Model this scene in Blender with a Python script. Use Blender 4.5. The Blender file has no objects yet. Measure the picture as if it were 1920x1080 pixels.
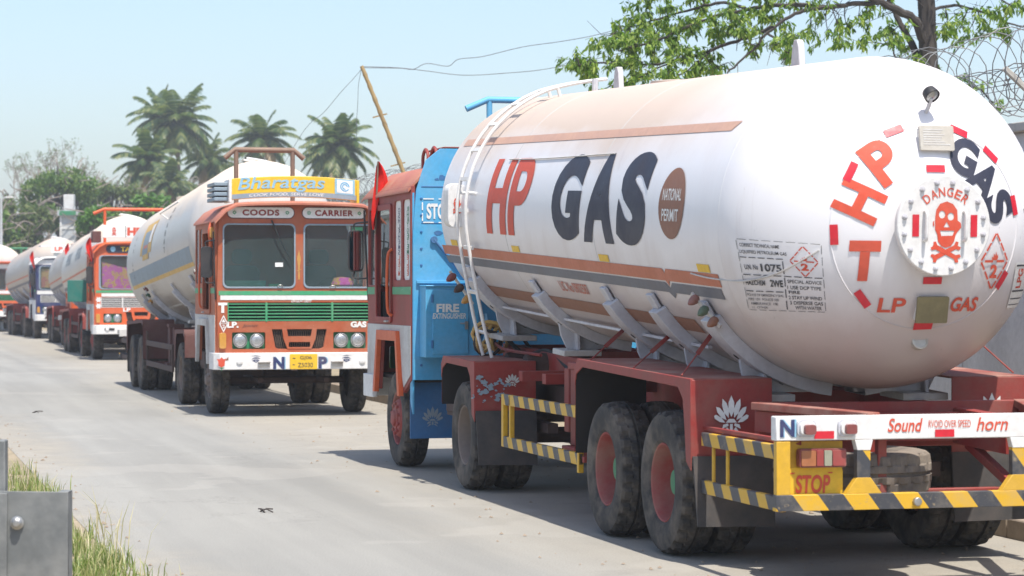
import bpy, bmesh, math, random
from mathutils import Vector, Matrix
from mathutils.geometry import delaunay_2d_cdt
random.seed(7)
S = bpy.context.scene
COL = S.collection
R_ = math.radians

# ------------------------------------------------------------------ camera
EYE = 1.86; FPX = 4700.0; HOR = 545.0
cd = bpy.data.cameras.new('camera'); cam = bpy.data.objects.new('camera', cd); COL.objects.link(cam)
cam.location = (0, 0, EYE); cam.rotation_euler = (R_(90), 0, 0)
cd.sensor_width = 36; cd.lens = 36*FPX/1920; cd.shift_y = (HOR-540)/1920
cd.clip_start = .5; cd.clip_end = 6000
cd.dof.use_dof = True; cd.dof.focus_distance = 22; cd.dof.aperture_fstop = 4.5
S.camera = cam

# ------------------------------------------------------------------ light
SUN_EL = 67.0
SUN_AZ = 23.0            # from straight behind the camera towards the right
w = bpy.data.worlds.new('World'); S.world = w; w.use_nodes = True
nt = w.node_tree; nt.nodes.clear()
out = nt.nodes.new('ShaderNodeOutputWorld'); bg = nt.nodes.new('ShaderNodeBackground'); sk = nt.nodes.new('ShaderNodeTexSky')
sk.sky_type = 'NISHITA'; sk.sun_disc = False; sk.sun_elevation = R_(SUN_EL)
sdir = Vector((math.sin(R_(SUN_AZ)), -math.cos(R_(SUN_AZ)), 0))*math.cos(R_(SUN_EL)) + Vector((0, 0, math.sin(R_(SUN_EL))))
sk.sun_rotation = math.atan2(sdir.x, sdir.y)
sk.air_density = 1.0; sk.dust_density = 1.55; sk.ozone_density = 1.9
bg.inputs[1].default_value = .126
nt.links.new(sk.outputs[0], bg.inputs[0]); nt.links.new(bg.outputs[0], out.inputs[0])
sl = bpy.data.lights.new('sun', 'SUN'); sl.energy = 3.9; sl.angle = R_(.5); sl.color = (1, .945, .865)
so = bpy.data.objects.new('sun', sl); COL.objects.link(so); so.location = (20, -20, 40)
so.rotation_euler = sdir.to_track_quat('Z', 'Y').to_euler()
S.view_settings.view_transform = 'Standard'; S.view_settings.look = 'None'
S.view_settings.exposure = .80; S.view_settings.gamma = 1; S.view_settings.use_curve_mapping = False
S.render.engine = 'CYCLES'
S.cycles.max_bounces = 8; S.cycles.transparent_max_bounces = 12

def at(px, py, D):       # a pixel of the 1920x1080 picture, D metres away
    return Vector(((px-960)*D/FPX, D, EYE-(py-HOR)*D/FPX))

# ------------------------------------------------------------------ materials
class NT:
    def __init__(s, name):
        s.m = bpy.data.materials.new(name); s.m.use_nodes = True
        s.t = s.m.node_tree; s.t.nodes.clear()
        s.o = s.n('OutputMaterial'); s.p = s.n('BsdfPrincipled'); s.l(s.p, 0, s.o, 0)
        s.tc = s.n('TexCoord')
    def n(s, k, **kw):
        x = s.t.nodes.new('ShaderNode'+k)
        for a, b in kw.items(): setattr(x, a, b)
        return x
    def l(s, a, i, b, j): s.t.links.new(a.outputs[i], b.inputs[j])
    def noise(s, scale, detail=5, rough=.6, stretch=None, coord='Object', off=(0, 0, 0)):
        x = s.n('TexNoise'); x.inputs['Scale'].default_value = scale; x.inputs['Detail'].default_value = detail
        x.inputs['Roughness'].default_value = rough
        mp = s.n('Mapping'); mp.inputs['Scale'].default_value = stretch or (1, 1, 1); mp.inputs['Location'].default_value = off
        s.l(s.tc, coord, mp, 0); s.l(mp, 0, x, 0); return x
    def ramp(s, src, i, a, b, c0=(0, 0, 0, 1), c1=(1, 1, 1, 1)):
        r = s.n('ValToRGB'); e = r.color_ramp.elements
        e[0].position = a; e[1].position = b; e[0].color = c0; e[1].color = c1
        s.l(src, i, r, 0); return r
    def mix(s, fac, a, b, mode='MIX'):
        x = s.n('MixRGB', blend_type=mode)
        for k, v in ((0, fac), (1, a), (2, b)):
            if isinstance(v, (int, float)): x.inputs[k].default_value = v
            elif isinstance(v, tuple): x.inputs[k].default_value = v if len(v) == 4 else v+(1,)
            else: s.t.links.new(v, x.inputs[k])
        return x
    def math(s, op, a, b=None):
        x = s.n('Math', operation=op)
        for k, v in ((0, a), (1, b)):
            if v is None: continue
            if isinstance(v, (int, float)): x.inputs[k].default_value = v
            else: s.t.links.new(v, x.inputs[k])
        return x
    def bump(s, src, i, strength, dist=.01):
        b = s.n('Bump'); b.inputs['Strength'].default_value = strength; b.inputs['Distance'].default_value = dist
        s.l(src, i, b, 'Height'); s.l(b, 0, s.p, 'Normal')

def paint(name, col, rough=.45, metal=0, dirt=.35, dcol=(.33, .26, .2), scale=2.5, chips=0, chipcol=(.7, .68, .65), bump=.15, spec=.5, stretch=None, var=.12):
    k = NT(name)
    n1 = k.noise(scale, 6, .65, stretch); r1 = k.ramp(n1, 0, .42, .75)
    f = k.math('MULTIPLY', r1.outputs[0], dirt)
    n2 = k.noise(scale*9, 4, .6, off=(3, 1, 7)); r2 = k.ramp(n2, 0, .3, .7, (1-var,)*3+(1,), (1+var*.4,)*3+(1,))
    base = k.mix(1.0, tuple(col), r2.outputs[0], 'MULTIPLY')
    c = k.mix(f.outputs[0], base.outputs[0], dcol)
    if chips:
        n3 = k.noise(scale*7, 5, .75, off=(9, 4, 2)); r3 = k.ramp(n3, 0, .70-chips*.1, .72-chips*.1)
        c = k.mix(r3.outputs[0], c.outputs[0], chipcol)
    k.l(c, 0, k.p, 'Base Color')
    rr = k.math('ADD', k.math('MULTIPLY', r1.outputs[0], .3).outputs[0], rough); k.l(rr, 0, k.p, 'Roughness')
    k.p.inputs['Metallic'].default_value = metal; k.p.inputs['Specular IOR Level'].default_value = spec
    if bump: k.bump(n2, 0, bump, .004)
    return k.m

M = {}
def P(name, *a, **k): M[name] = paint(name, *a, **k); return M[name]
P('red', (.27, .03, .024), .55, dirt=.7, dcol=(.23, .13, .10), chips=.03, chipcol=(.16, .1, .08)); P('deck_red', (.26, .07, .05), .7, dirt=.85, dcol=(.38, .27, .21))
P('rust_orange', (.37, .082, .028), .5, dirt=.6, dcol=(.36, .17, .1), chips=.1); P('orange', (.62, .10, .02), .45, dirt=.25)
P('dark_maroon', (.11, .035, .03), .7, dirt=.6, dcol=(.16, .12, .1)); P('roof_red', (.42, .13, .08), .55, dirt=.5, dcol=(.5, .3, .2))
P('blue', (.065, .35, .60), .45, dirt=.5, dcol=(.20, .37, .50), chips=.02, chipcol=(.25, .2, .17)); P('deep_blue', (.025, .14, .34), .5, dirt=.5, dcol=(.12, .17, .24))
P('navy', (.015, .03, .12), .4, dirt=.3); P('ink', (.024, .027, .05), .55, dirt=.35, dcol=(.07, .07, .09), var=.2, chips=.02, chipcol=(.4, .38, .38)); P('black', (.02, .02, .022), .55, dirt=.35, dcol=(.12, .1, .09))
P('stencil', (.03, .03, .035), .7, dirt=.5, dcol=(.35, .33, .33), scale=6)
P('white', (.74, .73, .71), .45, dirt=.3, dcol=(.45, .39, .33)); P('white_sign', (.78, .77, .74), .5, dirt=.2)
P('dirty_white', (.55, .54, .52), .6, dirt=.6, dcol=(.34, .28, .23), scale=3); P('saddle', (.54, .54, .57), .55, dirt=.5, dcol=(.33, .28, .27))
P('hp_red', (.60, .07, .03), .55, dirt=.2, dcol=(.62, .25, .18), var=.12, chips=.02, chipcol=(.7, .62, .58)); P('faded_red', (.52, .15, .10), .5, dirt=.25, dcol=(.5, .3, .22)); P('reflector_red', (.60, .012, .03), .3, dirt=.1)
P('brown', (.25, .11, .065), .55, dirt=.3, dcol=(.34, .2, .13)); P('pale_brown', (.50, .30, .22), .55, dirt=.25, dcol=(.6, .4, .3)); P('slate', (.11, .12, .15), .5, dirt=.3)
P('stripe_orange', (.48, .14, .07), .5, dirt=.35, dcol=(.38, .2, .12)); P('yellow', (.62, .36, .02), .45, dirt=.35, dcol=(.4, .26, .1)); P('plate_yellow', (.75, .47, .02), .45, dirt=.12)
P('green', (.02, .20, .085), .5, dirt=.3); P('bright_green', (.05, .32, .15), .5, dirt=.3, chips=.15, chipcol=(.7, .72, .7)); P('grille_green', (.05, .30, .14), .5, dirt=.25)
P('grey_blue', (.23, .30, .36), .6, dirt=.35, dcol=(.35, .33, .3)); P('sky_blue', (.25, .47, .62), .6, dirt=.2); P('ochre', (.62, .40, .12), .6, dirt=.3)
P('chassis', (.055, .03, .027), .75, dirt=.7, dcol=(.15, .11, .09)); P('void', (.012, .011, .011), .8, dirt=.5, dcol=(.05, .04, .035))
P('steel', (.45, .45, .44), .4, metal=.9, dirt=.3); P('galv', (.155, .165, .165), .6, metal=.15, dirt=.7, chips=.03, chipcol=(.12, .11, .1), dcol=(.36, .36, .34)); P('pipe_rust', (.22, .15, .11), .6, metal=.3, dirt=.5, dcol=(.3, .2, .14))
P('rubber', (.032, .030, .029), .85, dirt=.95, dcol=(.19, .16, .13), scale=4, bump=.3); P('rubber_dusty_lit', (.13, .11, .095), .9, dirt=.9, dcol=(.30, .25, .19), scale=3, bump=.3); P('mudflap', (.045, .043, .043), .75, dirt=.7, dcol=(.14, .115, .10))  # spare tyre rubber: dusty, and paler still to paint in sunlight
P('brass_plate', (.26, .22, .11), .5, metal=.2, dirt=.6, dcol=(.14, .11, .06)); P('name_plate', (.52, .49, .43), .5, metal=.2, dirt=.4)
P('tail_amber', (.36, .13, .05), .35, dirt=.5, dcol=(.33, .2, .13)); P('dull_lens', (.30, .30, .22), .4, dirt=.5); P('amber', (.55, .27, .05), .3, dirt=.3); P('lamp_red', (.20, .035, .035), .4, dirt=.6); P('lamp_green', (.02, .10, .055), .4, dirt=.5); P('lens', (.42, .43, .44), .2, metal=.55, dirt=.15, dcol=(.25, .25, .24), scale=12)
P('cloth_red', (.60, .02, .015), .9, dirt=.1, spec=.1); P('seat', (.05, .05, .055), .9, dirt=.2); P('teal_panel', (.01, .16, .13), .6, dirt=.2); P('interior', (.30, .30, .22), .8, dirt=.3)
P('bamboo', (.34, .235, .10), .6, dirt=.5, dcol=(.16, .1, .05), scale=5, stretch=(1, 1, .3)); P('wire', (.10, .10, .11), .6, dirt=0, bump=0); P('razor', (.20, .21, .22), .55, metal=.3, dirt=.2)
P('rim_red', (.30, .05, .045), .65, dirt=.85, dcol=(.30, .19, .15)); P('rim_grey', (.19, .15, .13), .7, dirt=.7, dcol=(.26, .2, .165))
P('tail_lens', (.30, .05, .045), .35, dirt=.5, dcol=(.33, .17, .13))
P('bark', (.045, .037, .033), .9, dirt=.45, dcol=(.12, .105, .09), scale=6, bump=.9, stretch=(1, 1, .35)); P('palm_trunk', (.17, .14, .115), .9, dirt=.4, scale=4, bump=.5, stretch=(1, 1, 3)); P('dry_twig', (.27, .23, .20), .9, dirt=.3)
P('tower_white', (.62, .63, .62), .7, dirt=.4); P('tower_grey', (.42, .45, .47), .7, dirt=.4)

def concrete(name, col, dcol, scale=.6, bump=.5, streak=True):
    k = NT(name)
    n1 = k.noise(scale, 8, .65); n2 = k.noise(scale*1.6, 6, .6, (1, 1, .12) if streak else None, off=(4, 2, 1)); n3 = k.noise(14, 5, .7)
    r1 = k.ramp(n1, 0, .35, .7); r2 = k.ramp(n2, 0, .45, .75)
    c = k.mix(r1.outputs[0], tuple(c*1.12 for c in col), tuple(c*.85 for c in col))
    c = k.mix(k.math('MULTIPLY', r2.outputs[0], .6).outputs[0], c.outputs[0], dcol)
    r3 = k.ramp(n3, 0, .3, .7, (.86,)*3+(1,), (1.06,)*3+(1,)); c = k.mix(1.0, c.outputs[0], r3.outputs[0], 'MULTIPLY')
    k.l(c, 0, k.p, 'Base Color'); k.p.inputs['Roughness'].default_value = .9; k.bump(n3, 0, bump, .01); M[name] = k.m
concrete('wall_concrete', (.58, .59, .60), (.32, .32, .33)); concrete('kerb_concrete', (.30, .24, .18), (.17, .12, .08), 1.2); concrete('coping', (.45, .43, .39), (.25, .23, .2), 1.5)

def tank_paint(name, col, dust, grime_bounce, dustfac=.75):
    k = NT(name)                        # road dust settled on top, dirt plus painted bounce light browning the belly
    sp = k.n('SeparateXYZ'); k.l(k.tc, 'Object', sp, 0)
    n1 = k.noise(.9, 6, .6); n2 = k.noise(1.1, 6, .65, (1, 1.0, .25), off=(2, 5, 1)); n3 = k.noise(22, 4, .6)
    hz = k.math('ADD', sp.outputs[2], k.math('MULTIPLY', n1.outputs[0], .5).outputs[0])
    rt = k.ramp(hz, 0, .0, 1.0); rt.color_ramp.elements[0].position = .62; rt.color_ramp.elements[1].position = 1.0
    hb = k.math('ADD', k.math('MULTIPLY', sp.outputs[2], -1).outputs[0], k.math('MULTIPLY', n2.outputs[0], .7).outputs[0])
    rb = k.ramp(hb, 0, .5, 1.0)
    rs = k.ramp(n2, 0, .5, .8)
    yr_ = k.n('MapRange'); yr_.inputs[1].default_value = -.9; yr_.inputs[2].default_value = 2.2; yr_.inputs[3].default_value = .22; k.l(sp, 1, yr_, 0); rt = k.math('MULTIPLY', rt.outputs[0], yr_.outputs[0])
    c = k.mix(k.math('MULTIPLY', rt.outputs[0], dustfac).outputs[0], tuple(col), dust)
    c = k.mix(k.math('MULTIPLY', rb.outputs[0], .75).outputs[0], c.outputs[0], grime_bounce)
    c = k.mix(k.math('MULTIPLY', rs.outputs[0], .22).outputs[0], c.outputs[0], grime_bounce)
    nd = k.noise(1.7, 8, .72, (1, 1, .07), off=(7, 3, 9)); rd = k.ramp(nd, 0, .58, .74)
    c = k.mix(k.math('MULTIPLY', rd.outputs[0], .42).outputs[0], c.outputs[0], grime_bounce)
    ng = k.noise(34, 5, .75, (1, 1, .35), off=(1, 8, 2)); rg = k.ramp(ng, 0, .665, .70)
    c = k.mix(k.math('MULTIPLY', rg.outputs[0], .45).outputs[0], c.outputs[0], tuple(g*.55 for g in grime_bounce))
    k.l(c, 0, k.p, 'Base Color')
    k.l(k.math('ADD', k.math('MULTIPLY', rt.outputs[0], .3).outputs[0], .34), 0, k.p, 'Roughness')
    nb = k.noise(1.3, 2, .5); k.bump(nb, 0, .12, .03); M[name] = k.m
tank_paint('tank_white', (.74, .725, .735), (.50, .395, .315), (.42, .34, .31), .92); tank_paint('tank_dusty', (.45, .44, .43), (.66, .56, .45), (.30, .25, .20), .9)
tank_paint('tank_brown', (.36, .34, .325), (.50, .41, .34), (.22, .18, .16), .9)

def hazard(name, axis, sgn):
    k = NT(name); sp = k.n('SeparateXYZ'); k.l(k.tc, 'Object', sp, 0)
    u = k.math('ADD', sp.outputs[axis], k.math('MULTIPLY', sp.outputs[2], sgn).outputs[0])
    f = k.math('FRACT', k.math('MULTIPLY', u.outputs[0], 3.0).outputs[0]); g = k.math('GREATER_THAN', f.outputs[0], .5)
    n = k.noise(5, 6, .7); r = k.ramp(n, 0, .48, .8)
    n3 = k.noise(18, 5, .75); r3 = k.ramp(n3, 0, .62, .68)
    c = k.mix(g.outputs[0], (.62, .36, .02), (.05, .052, .06)); c = k.mix(k.math('MULTIPLY', r3.outputs[0], .6).outputs[0], c.outputs[0], (.36, .27, .15))
    c = k.mix(k.math('MULTIPLY', r.outputs[0], .5).outputs[0], c.outputs[0], (.36, .3, .22))
    k.l(c, 0, k.p, 'Base Color'); k.p.inputs['Roughness'].default_value = .5; M[name] = k.m
hazard('hazard_across', 0, .75); hazard('hazard_along', 1, -.75)

def glass(name, dust, tint):  # diffuse teal: dust together with painted-in reflection of sky and ground
    k = NT(name); k.t.nodes.remove(k.p)
    tr = k.n('BsdfTransparent'); tr.inputs[0].default_value = tint+(1,); df = k.n('BsdfDiffuse'); gl = k.n('BsdfGlossy'); gl.inputs['Roughness'].default_value = .06
    n = k.noise(2.0, 5, .6); r = k.ramp(n, 0, .3, .8, tuple(d*.8 for d in dust)+(1,), tuple(d*1.25 for d in dust)+(1,)); k.l(r, 0, df, 0)
    m1 = k.n('MixShader'); m1.inputs[0].default_value = .15; k.l(tr, 0, m1, 1); k.l(df, 0, m1, 2)
    lw = k.n('LayerWeight'); lw.inputs[0].default_value = .5; fr = k.math('ADD', k.math('MULTIPLY', k.math('POWER', lw.outputs[1], 4).outputs[0], .6).outputs[0], .04)
    m2 = k.n('MixShader'); k.l(fr, 0, m2, 0); k.l(m1, 0, m2, 1); k.l(gl, 0, m2, 2); k.l(m2, 0, k.o, 0); M[name] = k.m
glass('windscreen', (.16, .25, .26), (.88, .90, .88))

def mirror_mat():
    k = NT('mirror_glass'); k.p.inputs['Metallic'].default_value = 1; k.p.inputs['Roughness'].default_value = .04; k.p.inputs['Base Color'].default_value = (.7, .72, .72, 1); M['mirror_glass'] = k.m
mirror_mat()

def curtain(name, cols, scale):
    k = NT(name); v = k.n('TexVoronoi'); v.inputs['Scale'].default_value = scale; k.l(k.tc, 'Object', v, 0)
    wv = k.noise(scale*.6, 4, .7); r = k.n('ValToRGB'); r.color_ramp.interpolation = 'CONSTANT'; e = r.color_ramp.elements
    while len(e) < len(cols): e.new(.5)
    for i, c in enumerate(cols): e[i].position = .28+.44*i/len(cols) if i else 0; e[i].color = c+(1,)
    k.l(wv, 0, r, 0); k.l(r, 0, k.p, 'Base Color'); k.p.inputs['Roughness'].default_value = .9; M[name] = k.m
curtain('pink_cloth', [(.85, .08, .55), (.85, .14, .60), (.85, .45, .12), (.85, .12, .58), (.80, .10, .50), (.85, .5, .4)], 5)
curtain('peach_cloth', [(.7, .3, .15), (.7, .2, .15), (.75, .42, .15), (.6, .2, .2)], 3)

def leafmat(name, c0, c1, c2, trans=.35):
    k = NT(name); k.t.nodes.remove(k.p)
    g = k.n('NewGeometry'); r = k.n('ValToRGB'); e = r.color_ramp.elements; e.new(.5)
    for i, c in enumerate((c0, c1, c2)): e[i].position = i*.5; e[i].color = c+(1,)
    k.l(g, 'Random Per Island', r, 0)
    d = k.n('BsdfPrincipled'); d.inputs['Roughness'].default_value = .45; d.inputs['Specular IOR Level'].default_value = .35
    t = k.n('BsdfTranslucent'); k.l(r, 0, d, 'Base Color')
    b = k.mix(1.0, r.outputs[0], (1.3, 1.5, .6), 'MULTIPLY'); k.l(b, 0, t, 0)
    m = k.n('MixShader'); m.inputs[0].default_value = trans; k.l(d, 0, m, 1); k.l(t, 0, m, 2); k.l(m, 0, k.o, 0); M[name] = k.m
leafmat('leaf_fresh', (.055, .12, .02), (.17, .28, .045), (.38, .46, .11), .5); leafmat('leaf_palm', (.025, .065, .018), (.065, .115, .03), (.24, .25, .10), .4)
leafmat('leaf_bush', (.05, .11, .02), (.10, .18, .03), (.19, .25, .06), .35); leafmat('leaf_dull', (.06, .105, .025), (.11, .16, .04), (.19, .21, .08), .3)
leafmat('leaf_bright', (.06, .15, .02), (.09, .20, .03), (.12, .24, .04), .35); leafmat('dry_grass', (.42, .36, .20), (.5, .44, .28), (.55, .49, .34), .3); leafmat('dead_frond', (.20, .13, .06), (.28, .19, .09), (.33, .25, .13), .3); leafmat('grass', (.11, .19, .04), (.25, .29, .10), (.48, .42, .25), .3)

# ------------------------------------------------------------------ mesh helpers
def frame(o, x, y, z):
    m = Matrix((x, y, z)).transposed().to_4x4(); m.translation = Vector(o); return m
def smoothpath(pts, n=4):
    out = []
    P_ = [Vector(p) for p in pts]
    for i in range(len(P_)-1):
        a, b = P_[i], P_[i+1]; p = P_[max(0, i-1)]; q = P_[min(len(P_)-1, i+2)]
        for k in range(n):
            t = k/n; out.append(.5*((2*a)+(b-p)*t+(2*p-5*a+4*b-q)*t*t+(3*a-p-3*b+q)*t**3))
    out.append(P_[-1]); return out
def tess(polys, pts=()):
    vs = []; es = []
    for p in polys:
        b = len(vs); vs += [Vector(q) for q in p]; es += [(b+i, b+(i+1) % len(p)) for i in range(len(p))]
    vs += [Vector(q) for q in pts]
    v, e, f, _, _, _ = delaunay_2d_cdt(vs, es, [], 0, 1e-6)
    def inside(c):
        k = False
        for p in polys:
            for i in range(len(p)):
                a = p[i]; b = p[i-1]
                if (a[1] > c.y) != (b[1] > c.y) and c.x < (b[0]-a[0])*(c.y-a[1])/(b[1]-a[1])+a[0]: k = not k
        return k
    F = [t for t in f if inside((v[t[0]]+v[t[1]]+v[t[2]])/3)]
    return [(q.x, q.y) for q in v], [tuple(t) for t in F]
def rr(x0, y0, x1, y1, r=.05, n=4):
    out = []
    for cx, cy, a in ((x1-r, y1-r, 0), (x0+r, y1-r, 90), (x0+r, y0+r, 180), (x1-r, y0+r, 270)):
        for i in range(n+1): t = R_(a+90*i/n); out.append((cx+r*math.cos(t), cy+r*math.sin(t)))
    return out
def ell(cx, cy, rx, ry, n=28): return [(cx+rx*math.cos(2*math.pi*i/n), cy+ry*math.sin(2*math.pi*i/n)) for i in range(n)]
def rect(x0, y0, x1, y1): return [(x0, y0), (x1, y0), (x1, y1), (x0, y1)]
def rot2(p, a, c=(0, 0), s=1):
    ca, sa = math.cos(R_(a)), math.sin(R_(a)); return [(c[0]+s*(x*ca-y*sa), c[1]+s*(x*sa+y*ca)) for x, y in p]
def rotm(m, a, c): return (rot2(m[0], a, c), m[1])
def merge(*ms):
    v = []; f = []
    for m in ms: b = len(v); v += list(m[0]); f += [tuple(i+b for i in t) for t in m[1]]
    return v, f
def cut(m, dx=None, dy=None):
    bm = bmesh.new(); vv = [bm.verts.new((x, y, 0)) for x, y in m[0]]
    for t in m[1]:
        try: bm.faces.new([vv[i] for i in t])
        except ValueError: pass
    for d, ax in ((dx, 0), (dy, 1)):
        if not d: continue
        lo = min(v.co[ax] for v in bm.verts); hi = max(v.co[ax] for v in bm.verts); n = Vector((1, 0, 0)) if ax == 0 else Vector((0, 1, 0)); k = lo+d
        while k < hi:
            bmesh.ops.bisect_plane(bm, geom=bm.verts[:]+bm.edges[:]+bm.faces[:], plane_co=n*k, plane_no=n); k += d
    bm.verts.index_update(); r = ([(v.co.x, v.co.y) for v in bm.verts], [tuple(v.index for v in f.verts) for f in bm.faces]); bm.free(); return r
_tc = {}
def text(s, w, h, bold=.02, shear=0, sp=1.0):
    """writing as a flat mesh fitted to w x h, centred on 0,0"""
    key = (s, bold, shear, sp)
    if key not in _tc:
        c = bpy.data.curves.new('t', 'FONT'); c.body = s; c.offset = bold; c.shear = shear; c.resolution_u = 6; c.space_character = sp; c.fill_mode = 'FRONT'
        o = bpy.data.objects.new('t', c); COL.objects.link(o); dg = bpy.context.evaluated_depsgraph_get(); dg.update()
        me = bpy.data.meshes.new_from_object(o.evaluated_get(dg))
        v = [(p.co.x, p.co.y) for p in me.vertices]; f = [tuple(p.vertices) for p in me.polygons]
        bpy.data.objects.remove(o); bpy.data.curves.remove(c); bpy.data.meshes.remove(me)
        x0 = min(p[0] for p in v); x1 = max(p[0] for p in v); y0 = min(p[1] for p in v); y1 = max(p[1] for p in v)
        _tc[key] = ([((p[0]-x0)/(x1-x0)-.5, (p[1]-y0)/(y1-y0)-.5) for p in v], f)
    v, f = _tc[key]
    return [(a*w, b*h) for a, b in v], f
def mv(m, x, y): return [(a+x, b+y) for a, b in m[0]], m[1]

class MB:
    def __init__(s): s.v = []; s.f = []; s.mi = []; s.mats = []
    def k(s, m):
        m = M[m] if isinstance(m, str) else m
        if m not in s.mats: s.mats.append(m)
        return s.mats.index(m)
    def add(s, v, f, mat, X=None):
        b = len(s.v); i = s.k(mat)
        s.v += [tuple(X @ Vector(p)) if X else tuple(p) for p in v]; s.f += [tuple(j+b for j in t) for t in f]; s.mi += [i]*len(f); return s
    def box(s, c, d, mat, X=None, R=None):
        hx, hy, hz = d[0]/2, d[1]/2, d[2]/2; v = [Vector((sx*hx, sy*hy, sz*hz)) for sx in (-1, 1) for sy in (-1, 1) for sz in (-1, 1)]
        if R: v = [R @ p for p in v]
        v = [p+Vector(c) for p in v]
        return s.add(v, [(0, 1, 3, 2), (4, 6, 7, 5), (0, 4, 5, 1), (2, 3, 7, 6), (0, 2, 6, 4), (1, 5, 7, 3)], mat, X)
    def b2(s, x0, x1, y0, y1, z0, z1, mat): return s.box(((x0+x1)/2, (y0+y1)/2, (z0+z1)/2), (abs(x1-x0), abs(y1-y0), abs(z1-z0)), mat)
    def bar(s, a, b, wd, h, mat, up=(0, 0, 1)):
        a = Vector(a); b = Vector(b); y = (b-a).normalized(); x = y.cross(Vector(up)).normalized(); z = x.cross(y)
        return s.box((0, 0, 0), (wd, (b-a).length, h), mat, frame((a+b)/2, x, y, z))
    def tube(s, pts, r, mat, n=8, closed=False):
        pts = [Vector(p) for p in pts]; N = len(pts); rs = r if isinstance(r, (list, tuple)) else [r]*N
        v = []; nx = None
        for i, p in enumerate(pts):
            t = (pts[(i+1) % N]-pts[i-1]) if closed else (pts[min(i+1, N-1)]-pts[max(i-1, 0)])
            t = t.normalized() if t.length > 1e-9 else Vector((0, 0, 1))
            if nx is None: nx = t.orthogonal().normalized()
            nx = (nx-t*nx.dot(t)); nx = nx.normalized() if nx.length > 1e-6 else t.orthogonal().normalized()
            ny = t.cross(nx)
            v += [p+(nx*math.cos(2*math.pi*j/n)+ny*math.sin(2*math.pi*j/n))*rs[i] for j in range(n)]
        f = [(i*n+j, i*n+(j+1) % n, ((i+1) % N)*n+(j+1) % n, ((i+1) % N)*n+j) for i in range(N if closed else N-1) for j in range(n)]
        if not closed: f += [tuple(range(n))[::-1], tuple(range((N-1)*n, N*n))]
        return s.add(v, f, mat)
    def lathe(s, prof, mat, X=None, n=24):       # prof (radius, height) round local Z
        v = []; f = []; m = len(prof)
        for i in range(n):
            c, q = math.cos(2*math.pi*i/n), math.sin(2*math.pi*i/n); v += [(r*c, r*q, h) for r, h in prof]
        for i in range(n):
            for j in range(m-1): a = i*m+j; b = ((i+1) % n)*m+j; f.append((a, b, b+1, a+1))
        return s.add(v, f, mat, X)
    def shape(s, polys, depth, mat, X):          # plate with holes: XY outline, extruded from z=0 to z=depth
        v, f = tess(polys); n = len(v)
        V = [(x, y, depth) for x, y in v]+[(x, y, 0) for x, y in v]; F = [t for t in f]+[tuple(i+n for i in t[::-1]) for t in f]
        s.add(V, F, mat, X)
        for p in polys:
            q = len(p); s.add([(a[0], a[1], h) for a in p for h in (0, depth)], [(2*i, 2*((i+1) % q), 2*((i+1) % q)+1, 2*i+1) for i in range(q)], mat, X)
        return s
    def sheet(s, m, mat, fn): return s.add([fn(x, y) for x, y in m[0]], m[1], mat)
    def build(s, name, parent=None, bevel=0, smooth=True, ang=38, label=None, loc=None, X=None):
        me = bpy.data.meshes.new(name); me.from_pydata([tuple(X @ Vector(p)) for p in s.v] if X else s.v, [], s.f)
        for m in s.mats: me.materials.append(m)
        me.polygons.foreach_set('material_index', s.mi); me.validate()
        bm = bmesh.new(); bm.from_mesh(me); bmesh.ops.remove_doubles(bm, verts=bm.verts, dist=1e-5); bmesh.ops.recalc_face_normals(bm, faces=bm.faces); bm.to_mesh(me); bm.free()
        if smooth:
            me.polygons.foreach_set('use_smooth', [True]*len(me.polygons)); me.set_sharp_from_angle(angle=R_(ang))
        o = bpy.data.objects.new(name, me); COL.objects.link(o)
        if parent: o.parent = parent
        if loc is not None: o.location = loc
        if bevel:
            b = o.modifiers.new('bevel', 'BEVEL'); b.width = bevel; b.segments = 2; b.limit_method = 'ANGLE'; b.angle_limit = R_(50)
        if label: o['label'] = label
        return o
def tag(o, label=None, cat=None, group=None, kind=None):
    for k, v in (('label', label), ('category', cat), ('group', group), ('kind', kind)):
        if v: o[k] = v
    return o
def empty(name, loc, rz=0):
    o = bpy.data.objects.new(name, None); COL.objects.link(o); o.location = loc; o.rotation_euler = (0, 0, rz); o.empty_display_size = .3; return o
def copy_tree(o, parent=None, loc=None, rz=None):
    c = o.copy(); COL.objects.link(c); c.parent = parent
    if loc is not None: c.location = loc
    if rz is not None: c.rotation_euler = (0, 0, rz)
    for ch in list(o.children):
        copy_tree(ch, c)
    return c
# ------------------------------------------------------------------ ground, road, kerb
YAW = math.atan2(.2512, .9679)                      # the road runs this far to the left of the view
RD = Vector((-.2512, .9679, 0)); RR = Vector((.9679, .2512, 0)); RO = Vector((1.04, 17.66, 0))
def road(v, u, z=0): return RO+RR*v+RD*u+Vector((0, 0, z))   # v metres right of the near lorry's left side, u metres along

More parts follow.
